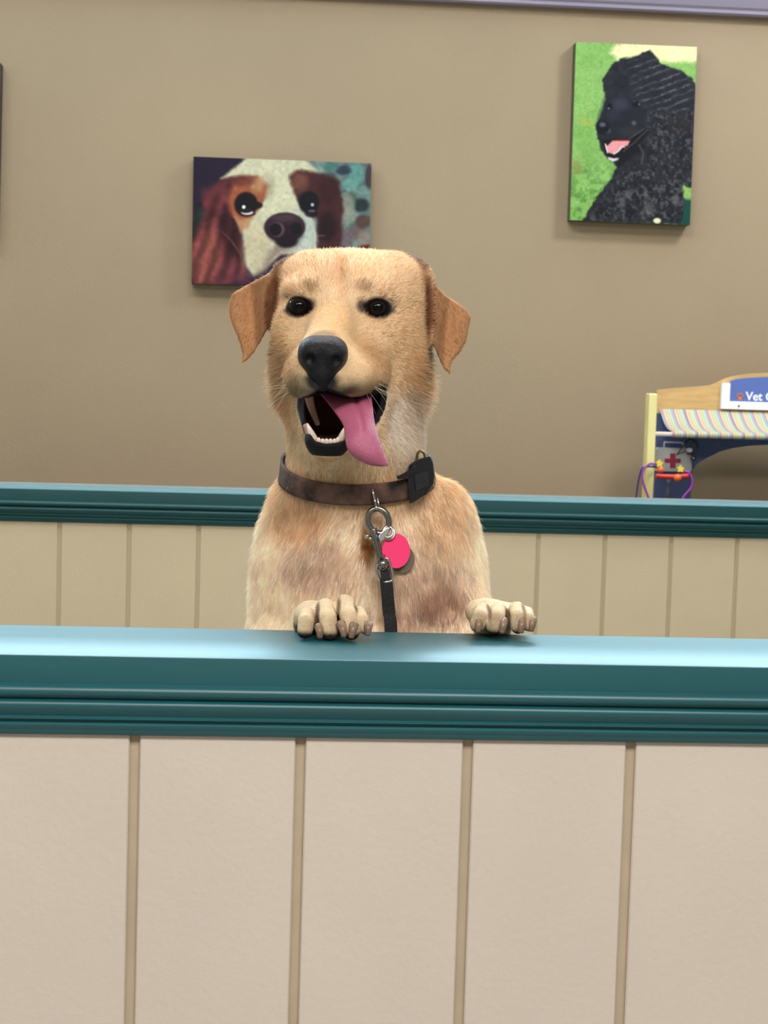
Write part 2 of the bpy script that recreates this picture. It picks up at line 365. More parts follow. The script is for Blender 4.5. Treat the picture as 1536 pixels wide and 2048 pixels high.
    p.ell(760, 530, 90, 26, (96, 72, 80), .8, .7); p.ell(710, 618, 54, 54, (110, 84, 90), .3); p.ell(698, 618, 44, 46, (26, 16, 24), .3); p.ell(850, 612, 40, 42, (28, 18, 30), .5)
    p.line([(1000, 665), (1060, 662)], 4, (170, 160, 165), 5, .8)
    for k in range(6): p.line([(270 + 20 * k, 600 + 15 * k), (400 + 12 * k, 720 + 22 * k)], 3, (165, 110, 110), 5, .35)
    p.c *= (1 + (n2 - .5)[..., None] * .22); return p.c
def poodle(Uu, Vv):
    X = 205 + 1145 * Uu - 65 * Vv; Y = 110 + 45 * Uu + 1700 * Vv
    n1 = fbm(X, Y, 160, 11); n2 = fbm(X, Y, 45, 12)
    p = Paint(X, Y, (150, 186, 112)); p.mix(np.clip((n1 - .45) * 4, 0, 1) * .6, (128, 172, 92)); p.mix(np.clip((Y - 1100) / 500, 0, 1) * np.clip((n2 - .4) * 4, 0, 1) * .8, (94, 140, 66))
    p.ell(300, 870, 70, 40, (170, 180, 100), .8, .7); p.ell(200, 1300, 60, 70, (150, 140, 90), .9, .5)
    p.poly([(515, 215), (585, 130), (700, 100), (1400, 100), (1400, 300), (1200, 300), (1000, 300), (880, 220), (600, 280)], (236, 226, 178), 50, wob=16, ws=80)
    p.poly([(1190, 1600), (1400, 1600), (1400, 1900), (1150, 1900)], (28, 84, 74), 40)
    p.poly([(1210, 1470), (1320, 1500), (1320, 1620), (1225, 1600)], (150, 180, 104), 30)
    body = [(255, 1830), (330, 1690), (430, 1540), (520, 1430), (570, 1330), (600, 1290), (520, 1240), (470, 1190), (425, 1130), (400, 1010), (395, 900), (420, 840), (455, 760), (480, 640), (460, 560), (452, 470), (500, 380), (550, 310), (640, 262), (750, 252), (850, 205), (900, 185), (960, 240), (1000, 310), (1080, 345), (1200, 385), (1300, 450), (1345, 540), (1345, 1100), (1330, 1500), (1215, 1475), (1235, 1640), (1195, 1850)]
    cur = fbm(X, Y, 34, 21, 3); cur2 = np.sin((Y + .35 * X + 50 * fbm(X, Y, 90, 4)) / 11)
    base = np.stack([44 + 34 * (n2 - .5), 44 + 34 * (n2 - .5), 52 + 34 * (n2 - .5)], -1)
    p.poly(body, base, 16, wob=18, ws=30)
    msk = np.clip(.5 - polysd(X, Y, body) / 16, 0, 1)
    topk = np.clip(.5 - polysd(X, Y, [(700, 300), (950, 260), (1320, 450), (1330, 820), (1000, 780), (760, 640)]) / 80, 0, 1)
    p.mix(msk * topk * np.clip(cur2 * cur * 1.6 - .25, 0, 1) * .8, (128, 128, 134))
    rest = np.clip(.5 - polysd(X, Y, [(880, 760), (1340, 780), (1330, 1500), (1150, 1830), (300, 1830), (620, 1330), (900, 1250)]) / 80, 0, 1)
    p.mix(msk * rest * np.clip((fbm(X, Y, 26, 31, 3) - .5) * 5, 0, 1) * .7, (112, 110, 112))
    p.mix(msk * rest * np.clip((fbm(X, Y, 40, 37, 2) - .58) * 6, 0, 1) * .6, (24, 24, 28))
    for cx, cy, rx, ry in ((890, 1700, 45, 70), (640, 1640, 30, 50), (700, 1560, 25, 40), (1150, 1620, 30, 60), (860, 1560, 20, 60)): p.ell(cx, cy, rx, ry, (128, 126, 122), .9, .55)
    p.ell(1200, 900, 110, 80, (66, 54, 50), 1, .5)
    # shaved face
    p.poly([(480, 620), (700, 620), (850, 760), (860, 900), (700, 1010), (540, 1040), (420, 1000), (400, 900)], (40, 40, 52), 60, .8, wob=10)
    p.ell(620, 700, 80, 60, (70, 70, 86), .9, .8); p.ell(560, 800, 60, 50, (58, 60, 76), .9, .6); p.ell(750, 880, 22, 22, (130, 130, 140), .9, .6); p.ell(700, 960, 90, 40, (70, 70, 66), 1, .5)
    p.ell(520, 718, 24, 26, (12, 12, 18), .5); p.ell(512, 740, 9, 9, (120, 126, 140), .6); p.ell(772, 700, 38, 28, (16, 16, 22), .5); p.ell(800, 700, 10, 8, (120, 120, 130), .6); p.ell(755, 672, 12, 8, (100, 100, 110), .7, .7)
    p.ell(455, 920, 62, 66, (20, 20, 28), .3); p.ell(452, 895, 30, 22, (120, 124, 134), .9, .8); p.ell(505, 955, 26, 22, (110, 110, 116), .6, .6); p.ell(490, 945, 20, 20, (14, 14, 18), .5)
    # mouth, teeth, tongue
    p.poly([(440, 1050), (540, 1030), (720, 1025), (860, 930), (900, 960), (820, 1060), (660, 1180), (560, 1250), (490, 1190)], (18, 16, 20), 14)
    p.poly([(540, 1045), (600, 1032), (715, 1036), (690, 1070), (560, 1070)], (120, 24, 34), 14)
    p.poly([(478, 1085), (500, 1095), (545, 1050), (712, 1050), (690, 1095), (640, 1110), (600, 1150), (560, 1180), (500, 1160), (485, 1130)], (226, 160, 160), 12)
    p.line([(478, 1080), (492, 1130), (500, 1165)], 9, (235, 225, 220), 5); p.line([(560, 1175), (600, 1150), (640, 1105), (660, 1110)], 9, (235, 225, 220), 6)
    p.poly([(500, 1205), (560, 1218), (605, 1212), (600, 1235), (550, 1248), (510, 1230)], (215, 205, 205), 8)
    p.line([(650, 1150), (760, 1060), (830, 990), (880, 945)], 12, (104, 104, 110), 10, .7); p.line([(700, 1030), (780, 980), (850, 935)], 8, (130, 130, 132), 10, .6)
    p.line([(600, 1270), (720, 1160), (820, 1110)], 60, (16, 16, 26), 30, .8); p.line([(800, 1090), (840, 1170), (820, 1270)], 16, (96, 104, 100), 14, .7)
    # scribbled signature
    for q in ([(275, 1350), (285, 1320), (300, 1352), (318, 1330), (330, 1350), (350, 1335), (365, 1348), (420, 1340)], [(320, 1362), (345, 1358), (362, 1372), (385, 1362)], [(315, 1388), (350, 1384), (378, 1394)]): p.line(q, 3, (50, 74, 40), 5, .75)
    p.ell(970, 1815, 36, 26, (225, 220, 180), .4); p.c *= (1 + (fbm(X, Y, 14, 77, 2) - .5)[..., None] * .18 * (1 - .5 * msk[..., None])); return p.c
cy_ = WALL - .040
canvas('canvas_picture', [PY(387, 313, cy_), PY(743, 327, cy_), PY(738, 579, cy_), PY(383, 567, cy_)], 330, 240, spaniel, 'canvas print of a brown and white spaniel face, partly behind the standing dog')
canvas('canvas_picture', [PY(1152, 84, cy_), PY(1394, 94, cy_), PY(1380, 450, cy_), PY(1140, 440, cy_)], 260, 380, poodle, 'canvas print of a black poodle on green grass, upper right of the wall', side=(92, 84, 62))
def sliver(Uu, Vv):
    p = Paint(Uu * 900, Vv * 1200, (92, 96, 74)); n = fbm(p.X, p.Y, 120, 5); p.mix(np.clip((n - .45) * 4, 0, 1), (120, 84, 66)); p.ell(450, 560, 260, 360, (150, 112, 80), .3); p.ell(450, 760, 120, 90, (40, 32, 30), .3); p.ell(360, 480, 36, 40, (24, 18, 18), .3); p.ell(540, 480, 36, 40, (24, 18, 18), .3); return p.c
canvas('canvas_picture', [PY(-240, 116, cy_), PY(1.5, 126, cy_), PY(-6, 478, cy_), PY(-250, 468, cy_)], 60, 80, sliver, 'canvas print whose right edge just enters at the left border of the photo')
# ------------------------------------------------------------------ distance-field modelling
class Field:
    def __init__(s, ax, ay, az):
        s.ax, s.ay, s.az = ax, ay, az; s.F = np.full((len(ax), len(ay), len(az)), .2, np.float32)
    def sl(s, lo, hi):
        r = []
        for a, l, h in zip((s.ax, s.ay, s.az), lo, hi):
            r.append(slice(max(np.searchsorted(a, l) - 1, 0), min(np.searchsorted(a, h) + 1, len(a))))
        return tuple(r)
    def app(s, fn, lo, hi, k=.01, mode='add'):
        pad = k + .012; q = s.sl(np.asarray(lo) - pad, np.asarray(hi) + pad)
        if any(a.stop <= a.start for a in q): return
        X = s.ax[q[0]][:, None, None]; Y = s.ay[q[1]][None, :, None]; Z = s.az[q[2]][None, None, :]
        d = fn(X, Y, Z); a = s.F[q]; k = max(k, 1e-5)
        if mode == 'add':
            h = np.clip(.5 + .5 * (a - d) / k, 0, 1); s.F[q] = a * (1 - h) + d * h - k * h * (1 - h)
        else:
            d = -d; h = np.clip(.5 - .5 * (a - d) / k, 0, 1); s.F[q] = a * (1 - h) + d * h + k * h * (1 - h)
    def ell(s, c, r, k=.01, mode='add', rot=None):
        c = np.asarray(c, float); r = np.asarray(r, float)
        def fn(X, Y, Z):
            x, y, z = X - c[0], Y - c[1], Z - c[2]
            if rot is not None:
                M = rot; x, y, z = (M[0, 0] * x + M[1, 0] * y + M[2, 0] * z, M[0, 1] * x + M[1, 1] * y + M[2, 1] * z, M[0, 2] * x + M[1, 2] * y + M[2, 2] * z)
            k0 = np.sqrt((x / r[0]) ** 2 + (y / r[1]) ** 2 + (z / r[2]) ** 2); k1 = np.sqrt((x / r[0] ** 2) ** 2 + (y / r[1] ** 2) ** 2 + (z / r[2] ** 2) ** 2) + 1e-9
            return (k0 * (k0 - 1) / k1).astype(np.float32)
        m = r.max() if rot is not None else r
        s.app(fn, c - m, c + m, k, mode)
    def cap(s, a, b, ra, rb, k=.01, mode='add', sq=None):
        a = np.asarray(a, float); b = np.asarray(b, float); e = b - a; L2 = e @ e + 1e-12; m = max(ra, rb)
        def fn(X, Y, Z):
            t = np.clip(((X - a[0]) * e[0] + (Y - a[1]) * e[1] + (Z - a[2]) * e[2]) / L2, 0, 1)
            return (np.sqrt((X - a[0] - t * e[0]) ** 2 + (Y - a[1] - t * e[1]) ** 2 + (Z - a[2] - t * e[2]) ** 2) - (ra + (rb - ra) * t)).astype(np.float32)
        s.app(fn, np.minimum(a, b) - m, np.maximum(a, b) + m, k, mode)
    def sheet(s, poly, yc, th, k=.006, mode='add', rnd=.003):   # a thin bent flap: outline in x,z, mid-surface y = yc(x,z)
        poly = np.asarray(poly, float); ys = [float(yc(p[0], p[1])) for p in poly]
        def fn(X, Y, Z):
            XX, ZZ = np.broadcast_arrays(X[:, 0, :], Z[:, 0, :]); d2 = polysd(XX, ZZ, poly)
            yy = yc(XX, ZZ); ty = np.abs(Y - yy[:, None, :]) - th; d2 = np.broadcast_to(d2[:, None, :], ty.shape)
            a = d2 + rnd; b = ty + rnd
            return (np.minimum(np.maximum(a, b), 0) + np.hypot(np.maximum(a, 0), np.maximum(b, 0)) - rnd).astype(np.float32)
        s.app(fn, (poly[:, 0].min(), min(ys) - th - .02, poly[:, 1].min()), (poly[:, 0].max(), max(ys) + th + .02, poly[:, 1].max()), k, mode)
    def at(s, p):
        p = np.atleast_2d(p); idx = []; fr = []
        for i, a in enumerate((s.ax, s.ay, s.az)):
            j = np.clip(np.searchsorted(a, p[:, i]) - 1, 0, len(a) - 2); idx.append(j); fr.append(np.clip((p[:, i] - a[j]) / (a[j + 1] - a[j]), 0, 1))
        v = 0
        for dx in (0, 1):
            for dy in (0, 1):
                for dz in (0, 1):
                    w = (fr[0] if dx else 1 - fr[0]) * (fr[1] if dy else 1 - fr[1]) * (fr[2] if dz else 1 - fr[2])
                    v = v + w * s.F[idx[0] + dx, idx[1] + dy, idx[2] + dz]
        return v
    def march(s, o, d, t0, t1, n=500):      # first surface met along a line
        t = np.linspace(t0, t1, n); v = s.at(o + t[:, None] * d); j = np.argmax(v < 0)
        if v[j] >= 0: return None
        if j == 0: return o + t[0] * d
        w = v[j - 1] / (v[j - 1] - v[j]); return o + (t[j - 1] + w * (t[j] - t[j - 1])) * d
    def mesh(s):
        F = s.F; neg = F < 0; nx, ny, nz = F.shape
        c = neg[:-1, :-1, :-1].astype(np.uint8)
        for dx in (0, 1):
            for dy in (0, 1):
                for dz in (0, 1):
                    if dx or dy or dz: c = c + neg[dx:nx - 1 + dx, dy:ny - 1 + dy, dz:nz - 1 + dz]
        I, J, K = np.nonzero((c > 0) & (c < 8)); n = len(I); pos = np.zeros((n, 3)); cnt = np.zeros(n)
        A = (s.ax, s.ay, s.az)
        for axis in range(3):
            for o1 in (0, 1):
                for o2 in (0, 1):
                    off = [0, 0, 0]; oth = [q for q in range(3) if q != axis]; off[oth[0]] = o1; off[oth[1]] = o2
                    ia, ja, ka = I + off[0], J + off[1], K + off[2]; off2 = list(off); off2[axis] = 1; ib, jb, kb = I + off2[0], J + off2[1], K + off2[2]
                    va, vb = F[ia, ja, ka], F[ib, jb, kb]; m = (va < 0) != (vb < 0); t = np.where(m, va / np.where(m, va - vb, 1), 0)
                    pa = np.stack([A[0][ia], A[1][ja], A[2][ka]], 1); pb = np.stack([A[0][ib], A[1][jb], A[2][kb]], 1)
                    pos += np.where(m[:, None], pa + (pb - pa) * t[:, None], 0); cnt += m
        pos /= cnt[:, None]; vid = np.full(c.shape, -1, np.int64); vid[I, J, K] = np.arange(n); faces = []
        for axis in range(3):
            sa = [slice(None)] * 3; sb = [slice(None)] * 3; sa[axis] = slice(0, -1); sb[axis] = slice(1, None)
            ch = neg[tuple(sa)] != neg[tuple(sb)]; ind = list(np.nonzero(ch)); a1, a2 = (axis + 1) % 3, (axis + 2) % 3
            ok = (ind[a1] > 0) & (ind[a2] > 0) & (ind[a1] < F.shape[a1] - 1) & (ind[a2] < F.shape[a2] - 1); ind = [q[ok] for q in ind]
            inside = neg[tuple(ind)]; q = []
            for d1, d2 in ((1, 1), (0, 1), (0, 0), (1, 0)):
                jj = list(ind); jj[a1] = jj[a1] - d1; jj[a2] = jj[a2] - d2; q.append(vid[tuple(jj)])
            q = np.stack(q, 1); q[~inside] = q[~inside][:, ::-1]; faces.append(q)
        faces = np.concatenate(faces); return pos, faces[(faces >= 0).all(1)]
def relax(V, Q, it=2, lam=.5):
    e = np.concatenate([Q[:, [0, 1]], Q[:, [1, 2]], Q[:, [2, 3]], Q[:, [3, 0]]]); e = np.concatenate([e, e[:, ::-1]])
    cnt = np.bincount(e[:, 0], minlength=len(V))[:, None] + 1e-9
    for i in range(it):
        for l in (lam, -lam * .9):
            S = np.stack([np.bincount(e[:, 0], V[e[:, 1], a], minlength=len(V)) for a in range(3)], 1)
            V = V + l * (S / cnt - V)
    return V
def vnormals(V, Q):
    n = np.cross(V[Q[:, 2]] - V[Q[:, 0]], V[Q[:, 3]] - V[Q[:, 1]]); N = np.zeros_like(V)
    for k in range(4):
        for a in range(3): N[:, a] += np.bincount(Q[:, k], n[:, a], minlength=len(V))
    return N / (np.linalg.norm(N, axis=1)[:, None] + 1e-12), np.linalg.norm(n, axis=1) / 2
def quadmesh(name, V, Q, m, parent, color=None, cname='coat'):
    me = bpy.data.meshes.new(name); me.vertices.add(len(V)); me.vertices.foreach_set('co', V.ravel().astype(np.float32))
    me.loops.add(Q.size); me.loops.foreach_set('vertex_index', Q.ravel().astype(np.int32)); me.polygons.add(len(Q)); me.polygons.foreach_set('loop_start', np.arange(0, Q.size, 4, dtype=np.int32))
    me.update(calc_edges=True)
    if color is not None:
        at = me.attributes.new(cname, 'FLOAT_COLOR', 'POINT'); at.data.foreach_set('color', np.concatenate([color, np.ones((len(color), 1))], 1).ravel().astype(np.float32))
    return link(name, me, m, parent)
def axis(bp, steps):     # non-uniform axis: break points and the step between them
    out = []
    for a, b, st in zip(bp[:-1], bp[1:], steps): out += list(np.linspace(a, b, max(int(round((b - a) / st)), 1), endpoint=False))
    return np.array(out + [bp[-1]])
def rotm(ax, deg): return np.array(Matrix.Rotation(math.radians(deg), 3, ax))
def R_(*r): return tuple(v * U for v in r)

# ------------------------------------------------------------------ the dog: one continuous body
FINE = .0016
hx0, hx1 = P(440, 700, 0)[0], P(960, 700, 0)[0]; zh1 = P(700, 488, 0)[2]
ax = axis([P(470, 1200, 0)[0] - .07, hx0, hx1, P(1085, 1250, 100)[0] + .03], [.0025, FINE, .0020])
ay = axis([1.54, 1.585, 1.88, 2.32], [.004, FINE * 1.1, .006])
az = axis([-.004, .80, .965, 1.03, 1.09, zh1 + .012], [.010, .004, .0017, .0022, FINE])
B = Field(ax, ay, az)
E3 = lambda c, r, k=12, mode='add', rot=None: B.ell(P(*c), R_(*r), k * U, mode, rot)
C3 = lambda a, b, ra, rb, k=12, mode='add': B.cap(P(*a), P(*b), ra * U, rb * U, k * U, mode)
# --- trunk down to the floor, behind the ledge
def wpt(px, z): return P(px, 1200, z)
ch = P(735, 1180, -150); hips = np.array([ch[0] + .005, ch[1] + .13, .52])
B.ell(ch, (.118, .105, .135), .05)
B.cap(ch + (0, .01, -.03), hips, .112, .078, .06)
for s in (-1, 1):
    hip = hips + (s * .05, 0, -.01); knee = hips + (s * .085, -.085, -.19); hock = hips + (s * .075, .055, -.37); foot = np.array([hock[0] + s * .005, hock[1] - .05, .022])
    B.cap(hip, knee, .068, .040, .03); B.cap(knee, hock, .038, .020, .02); B.cap(hock, foot + (0, .02, .015), .020, .019, .015)
    B.ell(foot + (0, -.025, 0), (.032, .050, .021), .012)
    for t in (-1.5, -.5, .5, 1.5): B.ell(foot + (t * .014, -.062 + abs(t) * .006, -.004), (.0085, .02, .0145), .004)
tail = smooth_path([hips + (0, .06, .03), hips + (.02, .12, -.03), hips + (.05, .16, -.12), hips + (.07, .17, -.24)], 4)
for i in range(len(tail) - 1): B.cap(tail[i], tail[i + 1], .026 - .0012 * i, .025 - .0012 * i, .012)
# --- chest and shoulders
E3((612, 1130, -85), (88, 165, 95)[0:1] + (95, 150), 60)
E3((880, 1130, -85), (82, 95, 145), 60)
E3((745, 1110, -60), (120, 105, 130), 60)
E3((690, 1150, -30), (75, 80, 110), 40); E3((820, 1150, -32), (72, 80, 105), 40)
E3((600, 1020, -100), (62, 80, 70), 50); E3((872, 1030, -100), (62, 80, 70), 50)
C3((575, 1080, -90), (552, 1290, -50), 52, 56, 40)      # upper arms
C3((880, 1090, -90), (905, 1260, -40), 60, 54, 40)
C3((915, 1120, -80), (950, 1230, 0), 38, 34, 30)
E3((735, 1000, -110), (125, 110, 90), 50)
# groove down the breast bone
C3((745, 1030, 58), (765, 1240, 62), 12, 18, 34, 'sub')
C3((655, 1100, 60), (600, 1215, 40), 8, 12, 26, 'sub'); C3((850, 1110, 60), (900, 1225, 30), 8, 12, 26, 'sub')
# --- neck
C3((702, 720, -70), (710, 990, -90), 126, 138, 50)
C3((664, 840, -20), (680, 960, -30), 78, 90, 40); C3((758, 830, -20), (762, 960, -30), 72, 86, 40)
E3((588, 750, -60), (38, 55, 78), 40); E3((820, 746, -60), (38, 60, 78), 40)
# --- skull
E3((652, 604, -15), (104, 115, 96), 30); E3((752, 604, -15), (104, 115, 96), 40)
E3((700, 558, 0), (122, 95, 55), 30)
E3((606, 560, -5), (46, 70, 50), 30); E3((800, 562, -5), (48, 70, 50), 30)
E3((610, 690, 10), (66, 84, 105), 40); E3((790, 700, 0), (66, 84, 112), 40)
E3((612, 578, 72), (44, 32, 24), 22); E3((742, 580, 74), (46, 32, 24), 22)
E3((590, 660, 60), (40, 40, 40), 30); E3((775, 665, 60), (46, 46, 42), 30)
C3((676, 520, 88), (676, 590, 100), 5, 8, 26, 'sub')
# --- muzzle
C3((674, 625, 60), (650, 706, 176), 52, 41, 34)
E3((650, 725, 156), (62, 56, 46), 26)
C3((738, 650, 50), (722, 735, 105), 40, 44, 36); C3((606, 650, 50), (612, 735, 110), 32, 34, 36)
E3((608, 752, 150), (34, 60, 43), 20); E3((700, 750, 138), (52, 66, 45), 24); E3((738, 752, 95), (38, 55, 38), 24)
E3((628, 768, 185), (28, 32, 24), 14); E3((672, 764, 185), (30, 34, 26), 14)
# --- lower jaw and chin
C3((690, 800, 10), (655, 878, 140), 66, 42, 30)
E3((655, 880, 168), (42, 40, 32), 16)
C3((745, 775, 40), (735, 850, 70), 40, 40, 26)
C3((620, 800, 40), (628, 850, 100), 34, 30, 26)
E3((715, 900, 20), (100, 80, 60), 40)
# --- open mouth
mouth = [(606, 797), (622, 790), (643, 777), (672, 788), (700, 798), (724, 796), (744, 786), (768, 776), (772, 792), (768, 815), (756, 838), (742, 858), (716, 868), (694, 876), (670, 883), (648, 885), (628, 880), (616, 862), (609, 838), (604, 815)]
zc_m = 120
mpoly = np.array([P(x, y, zc_m)[[0, 2]] for x, y in mouth])
ymid = P(680, 830, 120)[1]
def mouth_fn(X, Y, Z):
    XX, ZZ = np.broadcast_arrays(X[:, 0, :], Z[:, 0, :]); d2 = polysd(XX, ZZ, mpoly)[:, None, :]
    back = P(680, 830, 45)[1]; b = Y - back
    # the hole narrows as it goes back
    return np.maximum(d2 + np.clip(Y - (back - .05), 0, 1) * .18, b).astype(np.float32)
B.app(mouth_fn, (mpoly[:, 0].min(), 1.56, mpoly[:, 1].min()), (mpoly[:, 0].max(), P(680, 830, 45)[1], mpoly[:, 1].max()), 5 * U, 'sub')
# --- eye sockets
EYES = [(598, 614, 86), (755, 617, 86)]
for (x, y, z) in EYES: E3((x, y, z + 22), (25, 22, 18), 8, 'sub')
# --- ears
def ear(outline, spine, zin, zout, sgn, fold):
    poly = np.array([P(x, y, -20)[[0, 2]] for x, y in outline]); xi = P(spine, 620, -20)[0]; xo = P(spine + sgn * 95, 620, -20)[0]
    y0 = P(spine, 620, zin)[1]; y1 = P(spine, 620, zout)[1]
    ztop = P(spine, 530, 0)[2]; zbot = P(spine, 740, 0)[2]
    def yc(x, z):
        t = (x - xi) / (xo - xi); v = np.clip((ztop - z) / (ztop - zbot), -.2, 1.2)
        f = y0 + (y1 - y0) * np.clip(t, -.6, 1.4) - .010 * np.exp(-((t - .12) / .16) ** 2) + .012 * np.exp(-((t - .52 + .25 * v) / .2) ** 2) - .020 * (v - .3) ** 2 * 2
        return f + np.where(t < 0, -t * fold * .05, 0) + .006 * np.clip(.45 - v, 0, 1)
    B.sheet(poly, yc, .0034, .010)
earL = [(596, 520), (572, 528), (552, 544), (520, 556), (488, 572), (466, 586), (458, 604), (459, 628), (465, 650), (474, 668), (482, 690), (486, 706), (484, 726), (494, 720), (508, 704), (520, 684), (532, 662), (538, 648), (545, 662), (552, 640), (556, 590), (580, 555)]
earR = [(812, 524), (838, 536), (858, 556), (870, 576), (892, 588), (915, 602), (936, 618), (946, 632), (940, 655), (935, 680), (920, 703), (902, 722), (898, 746), (888, 738), (874, 712), (862, 686), (855, 690), (848, 670), (842, 620), (836, 575), (820, 545)]
ear(earL, 545, 2, -50, -1, .5); ear(earR, 858, 2, -50, 1, .5)
E3((572, 552, -10), (30, 42, 30), 16, 'add', rotm('Y', -35)); E3((834, 556, -10), (30, 42, 32), 16, 'add', rotm('Y', 35))
# --- forelegs and paws on the ledge
E3((616, 1238, 218), (26, 24, 34), 16); E3((968, 1222, 172), (36, 28, 24), 14)
C3((548, 1290, -40), (628, 1420, 120), 54, 44, 30)
C3((628, 1420, 120), (640, 1268, 205), 42, 40, 30)
C3((905, 1265, -30), (985, 1370, 110), 50, 42, 30)
C3((985, 1370, 110), (985, 1255, 165), 40, 34, 30)
PAWS = {'left': dict(z=280, base=(655, 1232), br=(58, 58, 30), toes=[((614, 1232), (610, 1262), 17, 14.5), ((651, 1216), (660, 1266), 19, 15.5), ((689, 1209), (703, 1264), 19.5, 15), ((717, 1226), (731, 1258), 14, 10.5)]),
        'right': dict(z=215, base=(1000, 1226), br=(56, 55, 24), toes=[((965, 1222), (955, 1249), 17, 14.5), ((996, 1222), (989, 1253), 17.5, 16), ((1034, 1220), (1036, 1253), 17, 14), ((1053, 1226), (1059, 1252), 13.5, 11)])}
for nm, q in PAWS.items():
    bx, by = q['base']; r = q['br']
    B.ell(P(bx, by + 3, q['z'] - 52), R_(r[0], r[1] - 3, r[2]), 14 * U)
for nm, q in PAWS.items():
    for (kx, ky), (tx, ty), r0, r1 in q['toes']:
        zt = 48 if nm == 'left' else 36
        kn = P(kx, ky, q['z'] - 8); tp = P(tx, ty, q['z'] + zt - 12); md = P((kx + tx) / 2, ky * .62 + ty * .38, q['z'] + zt * .55)
        B.cap(kn, md, r0 * .96 * U, (r0 + r1) / 2 * .94 * U, 3 * U); B.cap(md, tp, (r0 + r1) / 2 * .94 * U, r1 * U, 1.5 * U)
    # paws rest on the ledge: flatten what would sink into it
zcut = LZ + .0006
B.app(lambda X, Y, Z: ((Z - zcut) + 0 * X + 0 * Y + np.clip(Y - (DF + WF + .004), 0, 1) * 12).astype(np.float32), (ax[0], 1.55, LZ - .06), (ax[-1], DF + WF + .004, LZ), .001, 'sub')
BV, BQ = B.mesh(); BV = relax(BV, BQ, 4, .55)
# keep the largest connected piece only
def biggest(V, Q):
    lab = np.arange(len(V))
    while True:
        m = lab[Q].min(1); new = lab.copy()
        for k in range(4): np.minimum.at(new, Q[:, k], m)
        new = new[new]
        if (new == lab).all(): break
        lab = new
    b = np.bincount(lab).argmax(); keep = lab == b; idx = np.cumsum(keep) - 1
    return V[keep], idx[Q[keep[Q[:, 0]]]]
BV, BQ = biggest(BV, BQ); BN, BA = vnormals(BV, BQ)

# --- coat colours: fur tones and markings, plus shade painted between the toes
base = lin((232, 196, 152)); COLR = np.tile(base, (len(BV), 1)); bare = np.zeros(len(BV))
def nz(V, s, seed):
    return (fbm(V[:, 0] / s + 40, V[:, 2] / s + 40, 1, seed) + fbm(V[:, 1] / s + 20, V[:, 2] / s + 60, 1, seed + 5)) / 2
n_big = nz(BV, .05, 1); n_small = nz(BV, .006, 2)
def blob(c, r, col, a=1.0, soft=.6, wob=.25):
    global COLR
    cc = P(*c); rr = np.array(R_(*r)); d = np.sqrt((((BV - cc) / rr) ** 2).sum(1)) + (n_small - .5) * wob
    w = (np.clip((1 + soft / 2 - d) / soft, 0, 1) * a); w = w * w * (3 - 2 * w); COLR = COLR * (1 - w[:, None]) + lin(col) * w[:, None]; return w
pxv = lambda V: V  # (positions are used as they are)
zC = P(700, 985, 0)[2]
wch = np.clip((zC + .01 - BV[:, 2]) / .05, 0, 1)[:, None]; COLR = COLR * (1 - wch) + lin((244, 224, 198)) * wch
blob((700, 560, 60), (130, 120, 60), (244, 212, 172), .7)
blob((700, 900, 0), (160, 140, 110), (232, 206, 170), .6)
blob((800, 860, -10), (70, 120, 90), (232, 216, 198), .8)
for c, r in (((640, 1130, 20), (90, 90, 60)), ((850, 1170, 20), (90, 90, 60))): blob(c, r, (222, 194, 170), .7)
blob((600, 1040, 0), (70, 90, 50), (218, 178, 134), .7); blob((880, 1060, 0), (60, 90, 60), (224, 190, 150), .6)
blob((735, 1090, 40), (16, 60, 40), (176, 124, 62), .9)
blob((880, 1210, 20), (60, 60, 40), (192, 154, 130), .8); blob((800, 1235, 20), (40, 60, 30), (214, 176, 154), .6)
# ears: redder fur, darker brown strips along the crease at the head
for c, r in (((500, 630, -20), (58, 90, 110)), ((902, 640, -20), (58, 90, 120))): blob(c, r, (188, 138, 94), 1, .4)
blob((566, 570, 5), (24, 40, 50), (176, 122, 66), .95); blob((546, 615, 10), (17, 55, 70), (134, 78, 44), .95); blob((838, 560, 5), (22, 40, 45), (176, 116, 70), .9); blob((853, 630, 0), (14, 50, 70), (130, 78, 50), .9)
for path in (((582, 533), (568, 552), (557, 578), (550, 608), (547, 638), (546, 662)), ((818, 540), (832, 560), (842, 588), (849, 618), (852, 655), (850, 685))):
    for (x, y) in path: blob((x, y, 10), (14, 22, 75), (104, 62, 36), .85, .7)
# brows and eye surrounds
blob((623, 575, 92), (15, 24, 15), (150, 112, 66), .75, 1.2); blob((728, 574, 94), (20, 24, 14), (160, 120, 86), .7, 1.2); blob((684, 560, 100), (12, 40, 60), (222, 184, 140), .6, 1.2)
blob((624, 614, 90), (14, 30, 18), (84, 66, 54), .9, .7); blob((724, 614, 92), (15, 30, 16), (84, 66, 58), .9, .7)
for i, (x, y, z) in enumerate(EYES):
    blob((x + (2 if i else -1), y + 1, z + 8), (31, 26, 24), (62, 48, 44), .95, .4); w = blob((x, y, z + 6), (26.5, 26, 20.5), (14, 11, 12), 1, .2, .1); bare = np.maximum(bare, w)
blob((606, 655, 80), (26, 30, 22), (160, 130, 88), .8); blob((765, 662, 80), (30, 30, 26), (176, 140, 112), .7)
blob((715, 735, 120), (62, 66, 60), (196, 150, 104), .85); blob((603, 725, 130), (30, 60, 50), (204, 162, 116), .7); blob((668, 655, 150), (42, 50, 70), (226, 182, 128), .7)
